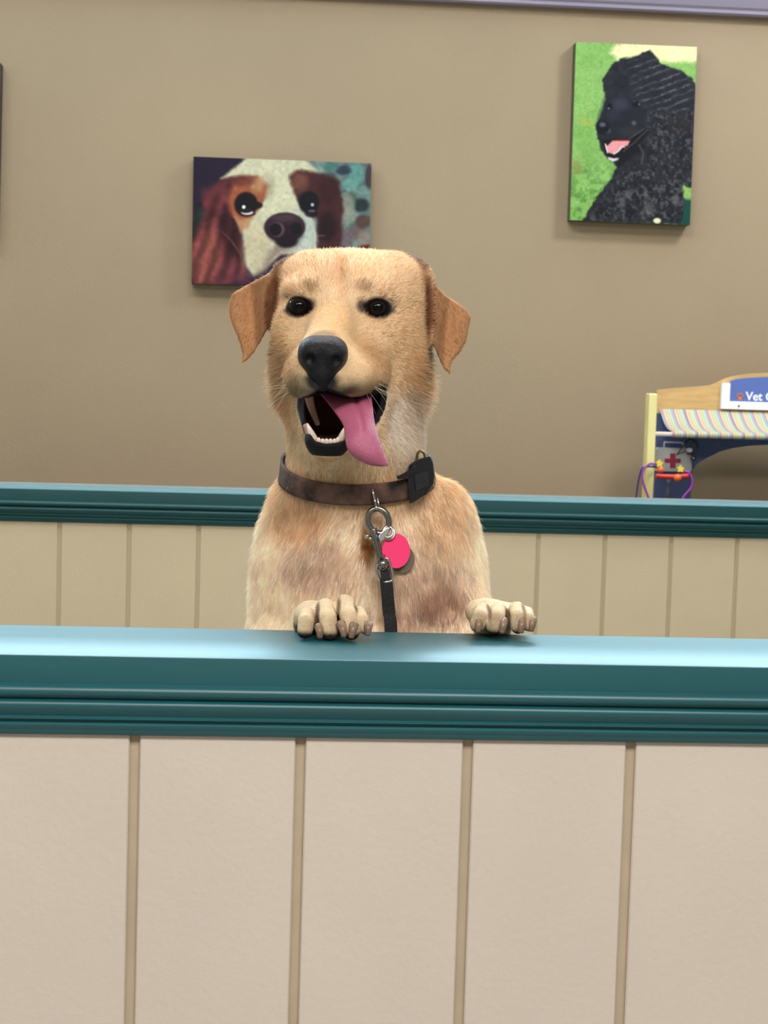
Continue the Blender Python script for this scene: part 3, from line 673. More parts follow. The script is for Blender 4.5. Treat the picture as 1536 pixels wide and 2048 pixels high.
# greying dark muzzle skin near nose and lips
blob((640, 768, 180), (62, 60, 34), (132, 118, 92), .85, .9); blob((710, 778, 140), (60, 60, 26), (150, 128, 94), .8, .8); blob((598, 765, 150), (22, 60, 34), (150, 136, 100), .8)
blob((646, 672, 200), (30, 24, 14), (150, 130, 100), .7, .8)
w = blob((645, 762, 205), (34, 30, 22), (26, 24, 28), 1, .5); bare = np.maximum(bare, w)
blob((660, 778, 190), (50, 30, 16), (58, 54, 50), .85, .7); blob((752, 768, 90), (22, 50, 20), (70, 56, 50), .9, .7)
blob((784, 624, 84), (11, 15, 8), (16, 12, 13), 1, .4, .1); blob((728, 612, 90), (9, 14, 7), (16, 12, 13), 1, .4, .1); blob((624, 622, 90), (9, 14, 7), (16, 12, 13), 1, .4, .1)
# paws
for nm, q in PAWS.items():
    bx, by = q['base']; blob((bx, by, q['z']), (95, 120, 72), (226, 200, 162), .9, .5)
    for (kx, ky), (tx, ty), r0, r1 in q['toes']: blob((tx + 4, ty - 4, q['z'] + 40), (15, 15, 26), (178, 154, 124), .7, .8)
    for (ta, tb) in zip(q['toes'][:-1], q['toes'][1:]): xm = (ta[0][0] + ta[1][0] + tb[0][0] + tb[1][0]) / 4 + 1; blob((xm, (ta[0][1] + ta[1][1] + tb[0][1] + tb[1][1]) / 4 + 2, q['z'] + 10), (4.5, 26, 60), (112, 86, 62), .8, .8)  # darker between the toes: shade painted into the coat colour
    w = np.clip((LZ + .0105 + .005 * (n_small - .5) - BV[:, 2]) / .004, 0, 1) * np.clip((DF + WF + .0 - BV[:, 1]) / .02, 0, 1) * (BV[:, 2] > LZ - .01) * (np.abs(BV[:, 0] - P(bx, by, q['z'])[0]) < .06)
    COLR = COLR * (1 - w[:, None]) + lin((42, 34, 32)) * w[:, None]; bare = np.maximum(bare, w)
COLR *= (1 + (n_big - .5) * .35 + (n_small - .5) * .22)[:, None]
# inside of the mouth and black lips
dm = polysd(BV[:, 0], BV[:, 2], mpoly); inm = (BV[:, 1] < P(680, 830, 38)[1]) & (BV[:, 1] > P(680, 830, 250)[1])
depth = np.clip((BV[:, 1] - P(680, 830, 175)[1]) / .05, 0, 1)
lip = np.clip((.0032 + .0012 * (n_small - .5) - dm) / .002, 0, 1) * inm
low = (BV[:, 2] < P(655, 868, 170)[2]) & (BV[:, 1] < P(655, 880, 130)[1]) & (BV[:, 2] > P(655, 912, 170)[2]) & (dm < .017)
lip = np.maximum(lip, low * np.clip((.017 - dm) / .003, 0, 1))
side = np.clip((P(618, 800, 120)[0] - BV[:, 0]) / .004, 0, 1) * np.clip((.006 - dm) / .002, 0, 1) * inm * (BV[:, 2] < P(600, 796, 150)[2]); lip = np.maximum(lip, side)
COLR = COLR * (1 - lip[:, None]) + lin((22, 20, 24)) * lip[:, None]
inn = np.clip((-.0015 - dm) / .003, 0, 1) * inm; inn2 = (np.clip((.001 - dm) / .001, 0, 1) * inm * (BV[:, 1] > P(680, 830, 100)[1]))
inn = np.maximum(inn, inn2); COLR = COLR * (1 - inn[:, None]) + lin((70, 26, 28)) * inn[:, None]
blk = (BV[:, 0] > P(738, 800, 60)[0]) & (inm) & (dm < .003); COLR[blk] = lin((16, 13, 15))
bare = np.maximum(bare, np.maximum(lip, inn))
COLR = np.clip(COLR, .002, 1)
dog = empty('dog', (P(735, 1200, -150)[0], P(735, 1200, -150)[1], 0)); tag(dog, 'yellow dog standing upright with both front paws on the teal ledge, tongue hanging out', 'dog')
m_coat = mat('golden_coat', rough=.75, attr='coat', spec=.25, bump=.35, bscale=420, noise=.10, nscale=300)
# bare wet skin is glossier than the fur
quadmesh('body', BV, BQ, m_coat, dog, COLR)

# --- fur strands, combed along the coat
tri = np.concatenate([BQ[:, [0, 1, 2]], BQ[:, [0, 2, 3]]])
ta = np.linalg.norm(np.cross(BV[tri[:, 1]] - BV[tri[:, 0]], BV[tri[:, 2]] - BV[tri[:, 0]]), axis=1) / 2
tc = BV[tri].mean(1); wt = ta * (1 - bare[tri].max(1) > .5) * np.where(tc[:, 2] > LZ - .03, 1, .06) * np.where((BN[tri].mean(1)[:, 1] < .35), 1, .45)
NF = 170000
pick = rng.choice(len(tri), NF, p=wt / wt.sum()); a = rng.random((NF, 2)); fl = a.sum(1) > 1; a[fl] = 1 - a[fl]; bc = np.stack([1 - a.sum(1), a[:, 0], a[:, 1]], 1)
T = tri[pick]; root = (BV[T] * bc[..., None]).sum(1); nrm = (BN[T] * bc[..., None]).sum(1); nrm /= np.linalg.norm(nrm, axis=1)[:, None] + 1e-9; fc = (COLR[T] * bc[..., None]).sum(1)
nose_p = P(648, 690, 210); chin_z = P(700, 930, 0)[2]
fl_head = root - nose_p; fl_head /= np.linalg.norm(fl_head, axis=1)[:, None]
side_s = np.sign(root[:, 0] - P(750, 1100, 0)[0]); swirl = nz(root, .03, 9) - .5
fl_body = np.stack([side_s * .25 + swirl * 1.6, -.15 + 0 * swirl, -1 + 0 * swirl], 1)
hb_ = np.clip((root[:, 2] - chin_z) / .05 + .5, 0, 1)[:, None]
paw = ((root[:, 1] < DF + WF + .035) & (root[:, 2] < LZ + .06))[:, None]
flow = fl_head * hb_ + fl_body * (1 - hb_); flow = np.where(paw, np.array([[0, -.8, -.5]]), flow)
earm = ((root[:, 0] < P(545, 600, -10)[0]) | (root[:, 0] > P(862, 600, -10)[0])) & (root[:, 2] > P(700, 745, 0)[2])
flow = np.where(earm[:, None], np.array([[0, 0, -1.0]]) + np.stack([np.sign(root[:, 0] - P(700, 600, 0)[0]) * .6, 0 * swirl, 0 * swirl], 1), flow)
flow = flow - nrm * (flow * nrm).sum(1)[:, None]; flow /= np.linalg.norm(flow, axis=1)[:, None] + 1e-9
L = np.where(root[:, 2] > chin_z, .0060, .0100); nearnose = np.linalg.norm(root - P(650, 720, 170), axis=1); L = L * np.clip(nearnose / .09, .35, 1)
ruff = np.exp(-((np.abs(root[:, 0] - P(700, 770, 0)[0]) - 158 * U) / .02) ** 2) * np.exp(-((root[:, 2] - P(700, 790, 0)[2]) / .045) ** 2); L = L + .014 * ruff
L = np.where(earm, .0042, L); L = np.where(paw[:, 0], .0026, L); L = L * rng.uniform(.6, 1.25, NF)
lift = rng.uniform(.16, .40, NF) + .35 * ruff; jit = rng.normal(0, .16, (NF, 3))
npt = 4; s = np.linspace(0, 1, npt)
dirv = flow * np.cos(lift)[:, None] + nrm * np.sin(lift)[:, None] + jit; dirv /= np.linalg.norm(dirv, axis=1)[:, None]
pts = root[:, None] - nrm[:, None] * .0006 + dirv[:, None] * (L[:, None] * s)[..., None] + flow[:, None] * (L[:, None] * .22 * s ** 2)[..., None] - nrm[:, None] * (L[:, None] * .10 * s ** 2)[..., None]
wh_r, wh_d = [], []
hc = bpy.data.hair_curves.new('fur'); hc.add_curves([npt] * NF)
doff = np.array(dog.location); hc.position_data.foreach_set('vector', (pts.reshape(-1, 3) - doff).ravel().astype(np.float32))
ra = hc.attributes.get('radius') or hc.attributes.new('radius', 'FLOAT', 'POINT'); ra.data.foreach_set('value', np.tile(np.array([.00017, .00016, .00011, .00003]), NF).astype(np.float32))
ca = hc.attributes.new('coat', 'FLOAT_COLOR', 'CURVE'); strk = 1 + (nz(root * np.array([1.6, 1, .8]), .010, 31) - .5)[:, None] * np.where(root[:, 2:3] > chin_z, .35, .95); fcv = np.clip(fc * strk * rng.uniform(.82, 1.22, (NF, 1)), 0, 1); ca.data.foreach_set('color', np.concatenate([fcv, np.ones((NF, 1))], 1).ravel().astype(np.float32))
fo = bpy.data.objects.new('fur', hc); COL.objects.link(fo); fo.parent = dog
mf = bpy.data.materials.new('fur_strands'); mf.use_nodes = True; nt = mf.node_tree; nt.nodes.clear()
out = nt.nodes.new('ShaderNodeOutputMaterial'); at_ = nt.nodes.new('ShaderNodeAttribute'); at_.attribute_name = 'coat'
df = nt.nodes.new('ShaderNodeBsdfDiffuse'); tr = nt.nodes.new('ShaderNodeBsdfTranslucent'); gl = nt.nodes.new('ShaderNodeBsdfGlossy'); gl.inputs['Roughness'].default_value = .45; gl.inputs['Color'].default_value = (.9, .85, .75, 1)
m1 = nt.nodes.new('ShaderNodeMixShader'); m1.inputs[0].default_value = .48; m2 = nt.nodes.new('ShaderNodeMixShader'); m2.inputs[0].default_value = .06
nt.links.new(at_.outputs['Color'], df.inputs[0]); nt.links.new(at_.outputs['Color'], tr.inputs[0]); nt.links.new(df.outputs[0], m1.inputs[1]); nt.links.new(tr.outputs[0], m1.inputs[2]); nt.links.new(m1.outputs[0], m2.inputs[1]); nt.links.new(gl.outputs[0], m2.inputs[2]); nt.links.new(m2.outputs[0], out.inputs[0])
hc.materials.append(mf)

# --- eyes
def uvs(bm, c, r, nu=24, nv=16, M=None):
    q = bmesh.ops.create_uvsphere(bm, u_segments=nu, v_segments=nv, radius=1)['verts']
    r = np.array([r] * 3 if not hasattr(r, '__len__') else r, float)
    for v in q:
        p = np.array(v.co) * r
        if M is not None: p = M @ p
        v.co = Vector(p + np.array(c))
    return q
m_eye = mat('dark_brown_eye', (30, 20, 16), rough=.06, spec=.2); m_pup = mat('black_pupil', (6, 5, 6), rough=.05, spec=.22); m_scl = mat('eye_white', (120, 100, 92), rough=.15, coat=.6)
for i, (x, y, z) in enumerate(EYES):
    c = P(x, y, z - 2); bm = bmesh.new(); uvs(bm, c, 21 * U, 32, 24); e = from_bm('eye', bm, m_eye, dog, True)
    g = CAM + np.array([0.02, 0, .1]) - c; g /= np.linalg.norm(g); bm = bmesh.new(); q = uvs(bm, (0, 0, 0), 1, 32, 24)
    Mx = np.array(Vector(g).to_track_quat('Z', 'Y').to_matrix()); kill = [v for v in bm.verts if v.co.z < .80]; bmesh.ops.delete(bm, geom=kill, context='VERTS')
    for v in bm.verts: v.co = Vector(c + Mx @ (np.array(v.co) * 21.25 * U))
    from_bm('pupil', bm, m_pup, e, True)

# --- nose pad
nx = np.arange(-58, 59, 1.6) * U; nc = P(645, 716, 218)
N_ = Field(nc[0] + nx, nc[1] + np.arange(-52, 60, 1.6) * U, nc[2] + np.arange(-66, 56, 1.6) * U)
o3 = lambda x, y, z: P(x, y, z)
N_.ell(o3(628, 708, 205), R_(30, 36, 32), 10 * U); N_.ell(o3(664, 708, 205), R_(30, 36, 32), 10 * U); N_.ell(o3(646, 694, 205), R_(40, 34, 20), 12 * U)
N_.ell(o3(645, 745, 208), R_(27, 22, 24), 16 * U); N_.ell(o3(645, 718, 190), R_(44, 40, 36), 10 * U); N_.ell(o3(646, 768, 202), R_(12, 14, 14), 12 * U)
N_.ell(o3(619, 720, 242), R_(11, 16, 12), 5 * U, 'sub'); N_.ell(o3(674, 723, 240), R_(12, 16, 12), 5 * U, 'sub')
N_.cap(o3(606, 727, 236), o3(616, 724, 238), 4 * U, 6 * U, 4 * U, 'sub'); N_.cap(o3(688, 731, 232), o3(677, 727, 238), 4 * U, 6 * U, 4 * U, 'sub')
N_.cap(o3(646, 722, 244), o3(645, 775, 232), 2.5 * U, 2.5 * U, 6 * U, 'sub')
nv, nq = N_.mesh(); nv = relax(nv, nq, 1)
quadmesh('nose', nv, nq, mat('black_nose_leather', (20, 19, 23), rough=.30, spec=.3, bump=.5, bscale=900, noise=.3, nscale=120), dog)

# --- tongue
rows = [((640, 788, 95), (742, 786, 95)), ((655, 806, 130), (744, 800, 130)), ((672, 828, 158), (746, 820, 160)), ((686, 850, 182), (749, 842, 182)), ((690, 870, 200), (753, 860, 196)), ((692, 890, 208), (759, 880, 203)),
        ((700, 906, 210), (764, 896, 205)), ((716, 920, 208), (769, 909, 203)), ((738, 930, 204), (774, 920, 200)), ((758, 933, 201), (777, 928, 199)), ((768, 933, 199), (776, 931, 198))]
Lp = smooth_path([P(*a_) for a_, b_ in rows], 5); Rp = smooth_path([P(*b_) for a_, b_ in rows], 5); nr = len(Lp); nc_ = 21
top, bot = [], []
for i in range(nr):
    t = i / (nr - 1); a_, b_ = Lp[i], Rp[i]; w_ = np.linalg.norm(b_ - a_)
    for j in range(nc_):
        v = j / (nc_ - 1); p = a_ * (1 - v) + b_ * v; s_ = 2 * v - 1
        bulge = (1 - s_ ** 2) * .006 * min(1, w_ / .03); groove = math.exp(-((v - (.66 - .2 * t)) / .055) ** 2) * .008 * max(0, 1 - t * 1.9)
        th = .0026 * (1 - s_ ** 4) * min(1, .3 + w_ / .03) + .0004
        top.append(p + np.array([0, -bulge + groove - th, 0])); bot.append(p + np.array([0, -bulge * .6 + groove * .4 + th, 0]))
V = top + bot; Fq = []; n0 = nr * nc_
for i in range(nr - 1):
    for j in range(nc_ - 1):
        a_ = i * nc_ + j; Fq.append((a_, a_ + 1, a_ + nc_ + 1, a_ + nc_)); Fq.append((n0 + a_, n0 + a_ + nc_, n0 + a_ + nc_ + 1, n0 + a_ + 1))
    for j, fl_ in ((0, 0), (nc_ - 1, 1)):
        a_ = i * nc_ + j; q = (a_, a_ + nc_, n0 + a_ + nc_, n0 + a_); Fq.append(q if not fl_ else q[::-1])
for i, fl_ in ((0, 1), (nr - 1, 0)):
    for j in range(nc_ - 1):
        a_ = i * nc_ + j; q = (a_, a_ + 1, n0 + a_ + 1, n0 + a_); Fq.append(q if fl_ == 0 else q[::-1])
from_pd('tongue', V, Fq, mat('pink_tongue', (186, 98, 126), rough=.34, spec=.5, sss=.2, bump=.5, bscale=700, noise=.08, nscale=60), dog)

# --- whiskers
wc = bpy.data.hair_curves.new('whiskers'); wr = []
for k in range(22):
    s_ = -1 if k % 2 else 1; x_, y_ = (592, 762) if s_ < 0 else (730, 765); z_ = 165 if s_ < 0 else 150
    a_ = P(x_ + rng.uniform(-10, 14), y_ + rng.uniform(-16, 18), z_); dv = np.array([s_ * rng.uniform(.5, 1), rng.uniform(-.3, .35), rng.uniform(-.7, .15)]); dv /= np.linalg.norm(dv); l_ = rng.uniform(.02, .04)
    for t_ in np.linspace(0, 1, 6): wr.append(a_ + dv * l_ * t_ + np.array([0, 0, -.008]) * t_ * t_)
wc.add_curves([6] * 22); wc.position_data.foreach_set('vector', (np.array(wr) - doff).ravel().astype(np.float32)); rw = wc.attributes.get('radius') or wc.attributes.new('radius', 'FLOAT', 'POINT'); rw.data.foreach_set('value', np.tile(np.linspace(.00016, .00004, 6), 22).astype(np.float32))
wo = bpy.data.objects.new('whiskers', wc); COL.objects.link(wo); wo.parent = dog; wc.materials.append(mat('pale_whisker', (235, 220, 190), rough=.4))
# --- teeth
m_tooth = mat('ivory_tooth', (232, 216, 196), rough=.22, coat=.3)
for a_, b_, c_ in (((628, 880, 172), (620, 862, 180), (614, 846, 181)), ((682, 880, 176), (688, 864, 184), (694, 849, 185))):
    bm = bmesh.new(); tube(bm, smooth_path([P(*a_), P(*b_), P(*c_)], 4), [8.5 * U, 8.2 * U, 7.6 * U, 7 * U, 6 * U, 5 * U, 3.8 * U, 2.4 * U, .8 * U][:9], 10); from_bm('canine_tooth', bm, m_tooth, dog, True)
for i, x in enumerate((637, 645, 653, 661, 669, 676)):
    bm = bmesh.new(); uvs(bm, P(x, 883 - (i == 0) * 2 - (i == 5) * 3, 184 - abs(i - 2.5) * 1.5), R_(4.6, 4, 6), 10, 8); from_bm('incisor_tooth', bm, m_tooth, dog, True)
bm = bmesh.new(); tube(bm, smooth_path([P(612, 850, 160), P(622, 876, 172), P(640, 889, 180), P(660, 891, 182), P(678, 886, 178), P(690, 872, 170)], 5), 6.5 * U, 8); from_bm('gum', bm, mat('pink_gum', (186, 132, 128), rough=.3), dog, True)
bm = bmesh.new(); tube(bm, smooth_path([P(618, 792, 130), P(622, 812, 122), P(630, 835, 110), P(636, 850, 104)], 5), np.linspace(9, 5, 16) * U, 8); from_bm('palate_ridge', bm, mat('pale_palate', (160, 124, 100), rough=.35), dog, True)

# --- claws
m_claw = mat('brown_claw', (138, 110, 88), rough=.35, noise=.2, nscale=200)
CL = [((638, 1254, 316), (640, 1276, 326)), ((682, 1248, 322), (688, 1274, 336)), ((708, 1250, 326), (702, 1276, 336)), ((736, 1250, 318), (735, 1270, 326)),
      ((957, 1240, 240), (956, 1264, 254)), ((1007, 1242, 240), (1003, 1266, 254)), ((1043, 1240, 240), (1041, 1266, 254)), ((1064, 1240, 236), (1062, 1262, 246))]
for a_, b_ in CL:
    A_, B_ = P(*a_), P(*b_); B_[2] = max(B_[2], LZ + .002); M_ = (A_ + B_) / 2 + np.array([0, -.003, .0015])
    bm = bmesh.new(); pp = smooth_path([A_, M_, B_], 4); tube(bm, pp, np.linspace(9.5, 5.2, len(pp)) * U, 8); from_bm('claw', bm, m_claw, dog, True)
# ------------------------------------------------------------------ collar, tags (worn by the dog)
def zhit(px, py):
    d = ray(px, py); h = B.march(CAM, d, 1.5, 2.05, 1100)
    return None if h is None else (D0 - (h - CAM) @ _f2) / U
cax = P(712, 955, -75); NTH = 96; NV = 7
rowsr = np.zeros((NV, NTH)); hz = np.zeros((NV, NTH))
for j in range(NTH):
    th = 2 * math.pi * j / NTH; dx, dy = math.sin(th), -math.cos(th)      # angle 0 faces the viewer
    for i in range(NV):
        v = (i / (NV - 1) - .5) * 2
        zc = cax[2] + .010 - dy * 0 - .024 * (-dy) * 1.0 + v * .0112 + .004 * dx
        o_ = np.array([cax[0], cax[1], zc]); h = B.march(o_ + np.array([dx, dy, 0]) * .14, -np.array([dx, dy, 0]), 0, .13, 300)
        rowsr[i, j] = np.hypot(*(h - o_)[:2]) if h is not None else .07; hz[i, j] = zc
rowsr = np.minimum(rowsr, rowsr.mean(0)[None] + .004)
F_ = np.fft.rfft(rowsr, axis=1); F_[:, 7:] = 0; rowsr = np.fft.irfft(F_, NTH, axis=1); rowsr = rowsr * .35 + rowsr.mean(0)[None] * .65
V = []; Fq = []
for sgn, off in ((1, .0052), (-1, .0022)):
    for i in range(NV):
        for j in range(NTH):
            th = 2 * math.pi * j / NTH; r_ = rowsr[i, j] + off; V.append((cax[0] + math.sin(th) * r_, cax[1] - math.cos(th) * r_, hz[i, j]))
n0 = NV * NTH
for i in range(NV - 1):
    for j in range(NTH):
        j2 = (j + 1) % NTH; a_, b_, c_, d_ = i * NTH + j, i * NTH + j2, (i + 1) * NTH + j2, (i + 1) * NTH + j
        Fq += [(a_, b_, c_, d_), (n0 + d_, n0 + c_, n0 + b_, n0 + a_)]
for i in (0, NV - 1):
    for j in range(NTH):
        j2 = (j + 1) % NTH; q = (i * NTH + j, n0 + i * NTH + j, n0 + i * NTH + j2, i * NTH + j2); Fq.append(q if i == 0 else q[::-1])
m_col = mat('brown_camouflage_webbing', (32, 20, 18), rough=.8, noise=1, nscale=50, rgb2=(118, 86, 72), bump=.6, bscale=900)
collar = from_pd('collar', V, Fq, m_col, dog)
collar['label'] = 'brown camouflage webbing collar'
m_blk = mat('black_plastic', (22, 22, 25), rough=.38, spec=.5, noise=.1, nscale=90)
def plate(bm, pts, zf, th):       # a slab of even thickness whose face follows zf(x)
    a = [bm.verts.new(P(x, y, zf(x, y) + th)) for x, y in pts]; b = [bm.verts.new(P(x, y, zf(x, y) - th)) for x, y in pts]; n = len(pts)
    bm.faces.new(a); bm.faces.new(b[::-1])
    for i in range(n): bm.faces.new((a[i], b[i], b[(i + 1) % n], a[(i + 1) % n]))
def bevel_all(bm, w, seg=2): bmesh.ops.bevel(bm, geom=bm.edges[:], offset=w, segments=seg, affect='EDGES', profile=.5)
zb = (zhit(815, 968) or -10); zbf = lambda x, y: zb + 16 - (x - 815) * .75
bm = bmesh.new(); plate(bm, [(817, 930), (832, 920), (860, 911), (866, 925), (869, 950), (867, 968), (858, 982), (852, 986), (846, 992), (826, 1006), (819, 1008), (816, 970)], zbf, 9); bevel_all(bm, 3 * U)
bk = from_bm('buckle', bm, m_blk, collar); bk['label'] = 'black side-release buckle'
bm = bmesh.new(); plate(bm, [(792, 952), (800, 950), (822, 941), (826, 930), (832, 930), (833, 944), (822, 951), (804, 958), (795, 959)], lambda x, y: zbf(x, y) + 7, 8); bevel_all(bm, 2.5 * U)
from_bm('buckle_prong', bm, m_blk, collar)
bm = bmesh.new(); plate(bm, [(829, 950), (856, 942), (858, 972), (832, 982)], lambda x, y: zbf(x, y) + 9, 2); bevel_all(bm, 1.5 * U)
for k in range(7): box(bm, P(834 + 3 * k, 964 - k, 0) * 0 + P(834 + 3 * k, 964 - k, zbf(834 + 3 * k, 0) + 12) - U * .8, P(834 + 3 * k, 964 - k, zbf(834 + 3 * k, 0) + 12) + U * (.8 + (k % 2)))
from_bm('buckle_panel', bm, mat('black_plastic_panel', (34, 34, 38), rough=.5), collar)
m_bolt = mat('polished_steel', (205, 200, 195), rough=.16, metal=1.0); m_gun = mat('dark_nickel', (150, 144, 138), rough=.2, metal=1.0)
bm = bmesh.new(); tube(bm, smooth_path([P(833, 924, zbf(838, 0) - 4), P(835, 908, zbf(838, 0) - 4), P(841, 902, zbf(838, 0) - 4), P(848, 907, zbf(838, 0) - 4), P(851, 922, zbf(838, 0) - 4)], 5), 2.6 * U, 8)
from_bm('slider_ring', bm, mat('aged_brass', (120, 100, 66), rough=.35, metal=1.0), collar, True)
zl = max(zhit(x_, y_) or 0 for x_ in (735, 755, 775, 800) for y_ in (1040, 1070, 1100, 1130, 1160)) + 14
bm = bmesh.new(); zd = (zhit(750, 1005) or zl) + 16
tube(bm, smooth_path([P(744, 972, zd - 8), P(746, 984, zd + 4), P(750, 1002, zd + 6), P(753, 1016, zl + 10), P(757, 1020, zl + 4), P(757, 1008, zd - 4), P(752, 985, zd - 8)], 6), 2.6 * U, 8)
from_bm('collar_ring', bm, m_bolt, collar, True)
def disc(bm, c, nrm_, rx, ry, th, hole=None, seg=40):
    c = np.array(c); g = np.array(nrm_, float); g /= np.linalg.norm(g); a = np.cross((0, 0, 1.0), g); a /= np.linalg.norm(a); b = np.cross(g, a)
    pf = [c + a * rx * math.cos(t) + b * ry * math.sin(t) for t in np.linspace(0, 2 * math.pi, seg, endpoint=False)]
    A = [bm.verts.new(p + g * th / 2) for p in pf]; Bv = [bm.verts.new(p - g * th / 2) for p in pf]
    bm.faces.new(A); bm.faces.new(Bv[::-1])
    for i in range(seg): bm.faces.new((A[i], Bv[i], Bv[(i + 1) % seg], A[(i + 1) % seg]))
tocam = -_f2
bm = bmesh.new(); disc(bm, P(792, 1102, zl + 6), tocam + np.array([.12, 0, .05]), 27.5 * U, 34 * U, .0018); bevel_all(bm, .0004, 1)
pt_ = from_bm('identity_tag', bm, mat('hot_pink_enamel', (255, 50, 116), rough=.6), collar, False); pt_['label'] = 'round hot pink identity tag'
bm = bmesh.new(); disc(bm, P(804, 1118, zl - 6), tocam, 25 * U, 27 * U, .0016); bevel_all(bm, .0004, 1)
bt = from_bm('vaccination_tag', bm, mat('dull_bronze', (120, 104, 88), rough=.5, metal=.3), collar, False); bt['label'] = 'dull bronze tag behind the pink one'
bm = bmesh.new(); tube(bm, [P(777 + 12 * math.cos(t), 1066 + 13 * math.sin(t), zl + 8 + 4 * math.sin(t)) for t in np.linspace(0, 2 * math.pi, 24, endpoint=False)], 2.6 * U, 8, True)
tube(bm, [P(776 + 10 * math.cos(t), 1064 + 11 * math.sin(t), zl + 13 + 4 * math.sin(t)) for t in np.linspace(0, 2 * math.pi, 24, endpoint=False)], 2.4 * U, 8, True)
from_bm('split_ring', bm, m_bolt, collar, True)
# ------------------------------------------------------------------ the leash clipped to the collar
ls = empty('leash', P(768, 1150, zl)); tag(ls, 'black leash with a silver snap hook hanging from the collar down behind the ledge', 'leash')
bm = bmesh.new()
tube(bm, [P(757 + 21 * math.cos(t) + 3 * math.sin(t), 1042 + 25 * math.sin(t), zl + 6) for t in np.linspace(0, 2 * math.pi, 36, endpoint=False)], 6.2 * U, 10, True)
tube(bm, smooth_path([P(746, 1058, zl + 6), P(750, 1074, zl + 8), P(756, 1098, zl + 8), P(762, 1116, zl + 8)], 4), [8.5 * U] * 6 + [7 * U] * 7, 10)
from_bm('snap_hook', bm, m_gun, ls, True)
bm = bmesh.new(); plate(bm, [(757, 1076), (760, 1066), (774, 1054), (780, 1056), (778, 1066), (765, 1083), (759, 1083)], lambda x, y: zl + 16, 4); bevel_all(bm, 2 * U)
from_bm('hook_gate', bm, mat('bright_chrome', (240, 240, 242), rough=.12, metal=1.0), ls)
bm = bmesh.new(); uvs(bm, P(734, 1073, zl + 8), 5.5 * U, 14, 10); tube(bm, [P(735, 1076, zl + 6), P(746, 1078, zl + 8)], 3.2 * U, 8); from_bm('trigger_knob', bm, m_bolt, ls, True)
bm = bmesh.new(); uvs(bm, P(766, 1130, zl + 8), R_(11.5, 11, 13), 20, 14); tube(bm, [P(759, 1112, zl + 8), P(770, 1113, zl + 8)], 5 * U, 8); from_bm('swivel', bm, m_gun, ls, True)
bm = bmesh.new(); tube(bm, smooth_path([P(771, 1116, zl + 10), P(777, 1120, zl + 10), P(783, 1138, zl + 10), P(786, 1154, zl + 10), P(782, 1162, zl + 10), P(764, 1164, zl + 10), P(758, 1158, zl + 10), P(753, 1142, zl + 10), P(756, 1128, zl + 10)], 5), 2.9 * U, 8)
from_bm('end_loop', bm, m_bolt, ls, True)
cl = [P(769, 1140, zl + 8), P(772, 1160, zl + 10), P(775, 1190, zl + 6), P(778, 1225, max(zl, (zhit(778, 1225) or 0) + 10)), P(782, 1265, max(zl, (zhit(781, 1255) or 0) + 12))]
e0 = cl[-1]; cl += [e0 + (0.003, .004, -.10), e0 + (.004, -.01, -.20), e0 + (.006, -.015, -.30)]
cl = smooth_path(cl, 6); ww = [9] * 6 + [12.3] * (len(cl) - 6)
V = []; Fq = []
for p, w_ in zip(cl, ww):
    for sx, sy in ((-1, -1), (1, -1), (1, 1), (-1, 1)): V.append(p + np.array([sx * w_ * U, sy * .0014, 0]))
for i in range(len(cl) - 1):
    for k in range(4): Fq.append((4 * i + k, 4 * i + (k + 1) % 4, 4 * i + 4 + (k + 1) % 4, 4 * i + 4 + k))
Fq += [(3, 2, 1, 0), tuple(4 * (len(cl) - 1) + k for k in range(4))]
from_pd('strap', V, Fq, mat('black_nylon_webbing', (24, 20, 24), rough=.65, bump=.8, bscale=700), ls, False)

# ------------------------------------------------------------------ toy vet stand behind the rear ledge
YFp, YBp = 4.06, 4.20
Q = lambda cx, cy, Y: PY(1260 + cx / 5.565, 720 + cy / 5.565, Y)
st = empty('toy_vet_stand', (Q(1580, 900, YBp)[0], YBp, 0)); tag(st, 'wooden toy vet clinic stand with a striped awning, behind the rear ledge at the right', 'toy stand')
m_yel = mat('pale_yellow_paint', (236, 220, 150), rough=.5, noise=.05, nscale=30); m_ply = mat('golden_plywood', (206, 166, 108), rough=.55, noise=.14, nscale=14, stretch=(1, 1, 6)); m_blue = mat('slate_blue_paint', (76, 88, 132), rough=.6, noise=.06, nscale=40)
xc = Q(1580, 900, YBp)[0]
xl = Q(215, 400, YFp)[0]; pw_ = Q(306, 400, YFp)[0] - xl; ztp = Q(250, 372, YFp)[2]
xcf = xc + .0
for s in (0, 1):
    x0 = xl if s == 0 else 2 * xcf - xl - pw_; bm = bmesh.new(); box(bm, (x0, YFp, 0), (x0 + pw_, YFp + .04, ztp), .003); from_bm('post', bm, m_yel, st)
def mirror(pts): return pts + [(2 * xc - x, z) for x, z in pts[::-1]]
top = [tuple(Q(cx, cy, YBp)[[0, 2]]) for cx, cy in ((300, 345), (330, 330), (600, 305), (820, 290), (910, 280), (980, 250), (1060, 212), (1150, 182), (1280, 160), (1420, 148), (1575, 142))]
zhb = Q(600, 600, YBp)[2]
bm = bmesh.new(); prism(bm, [(top[0][0], zhb)] + mirror(top) + [(2 * xc - top[0][0], zhb)], YBp, YBp + .015); from_bm('header_board', bm, m_ply, st)
arch = [tuple(Q(cx, cy, YBp)[[0, 2]]) for cx, cy in ((685, 1290), (705, 1210), (760, 1145), (870, 1085), (1000, 1020), (1150, 980), (1330, 955), (1575, 944))]
xl0 = Q(300, 900, YBp)[0]; zb0 = .56
poly = [(xl0, zb0), (xl0, zhb - .001), (2 * xc - xl0, zhb - .001), (2 * xc - xl0, zb0), (2 * xc - arch[0][0], zb0)] + mirror(arch)[::-1] + [(arch[0][0], zb0)]
bm = bmesh.new(); prism(bm, poly, YBp + .001, YBp + .014); ap = from_bm('arched_panel', bm, m_blue, st)
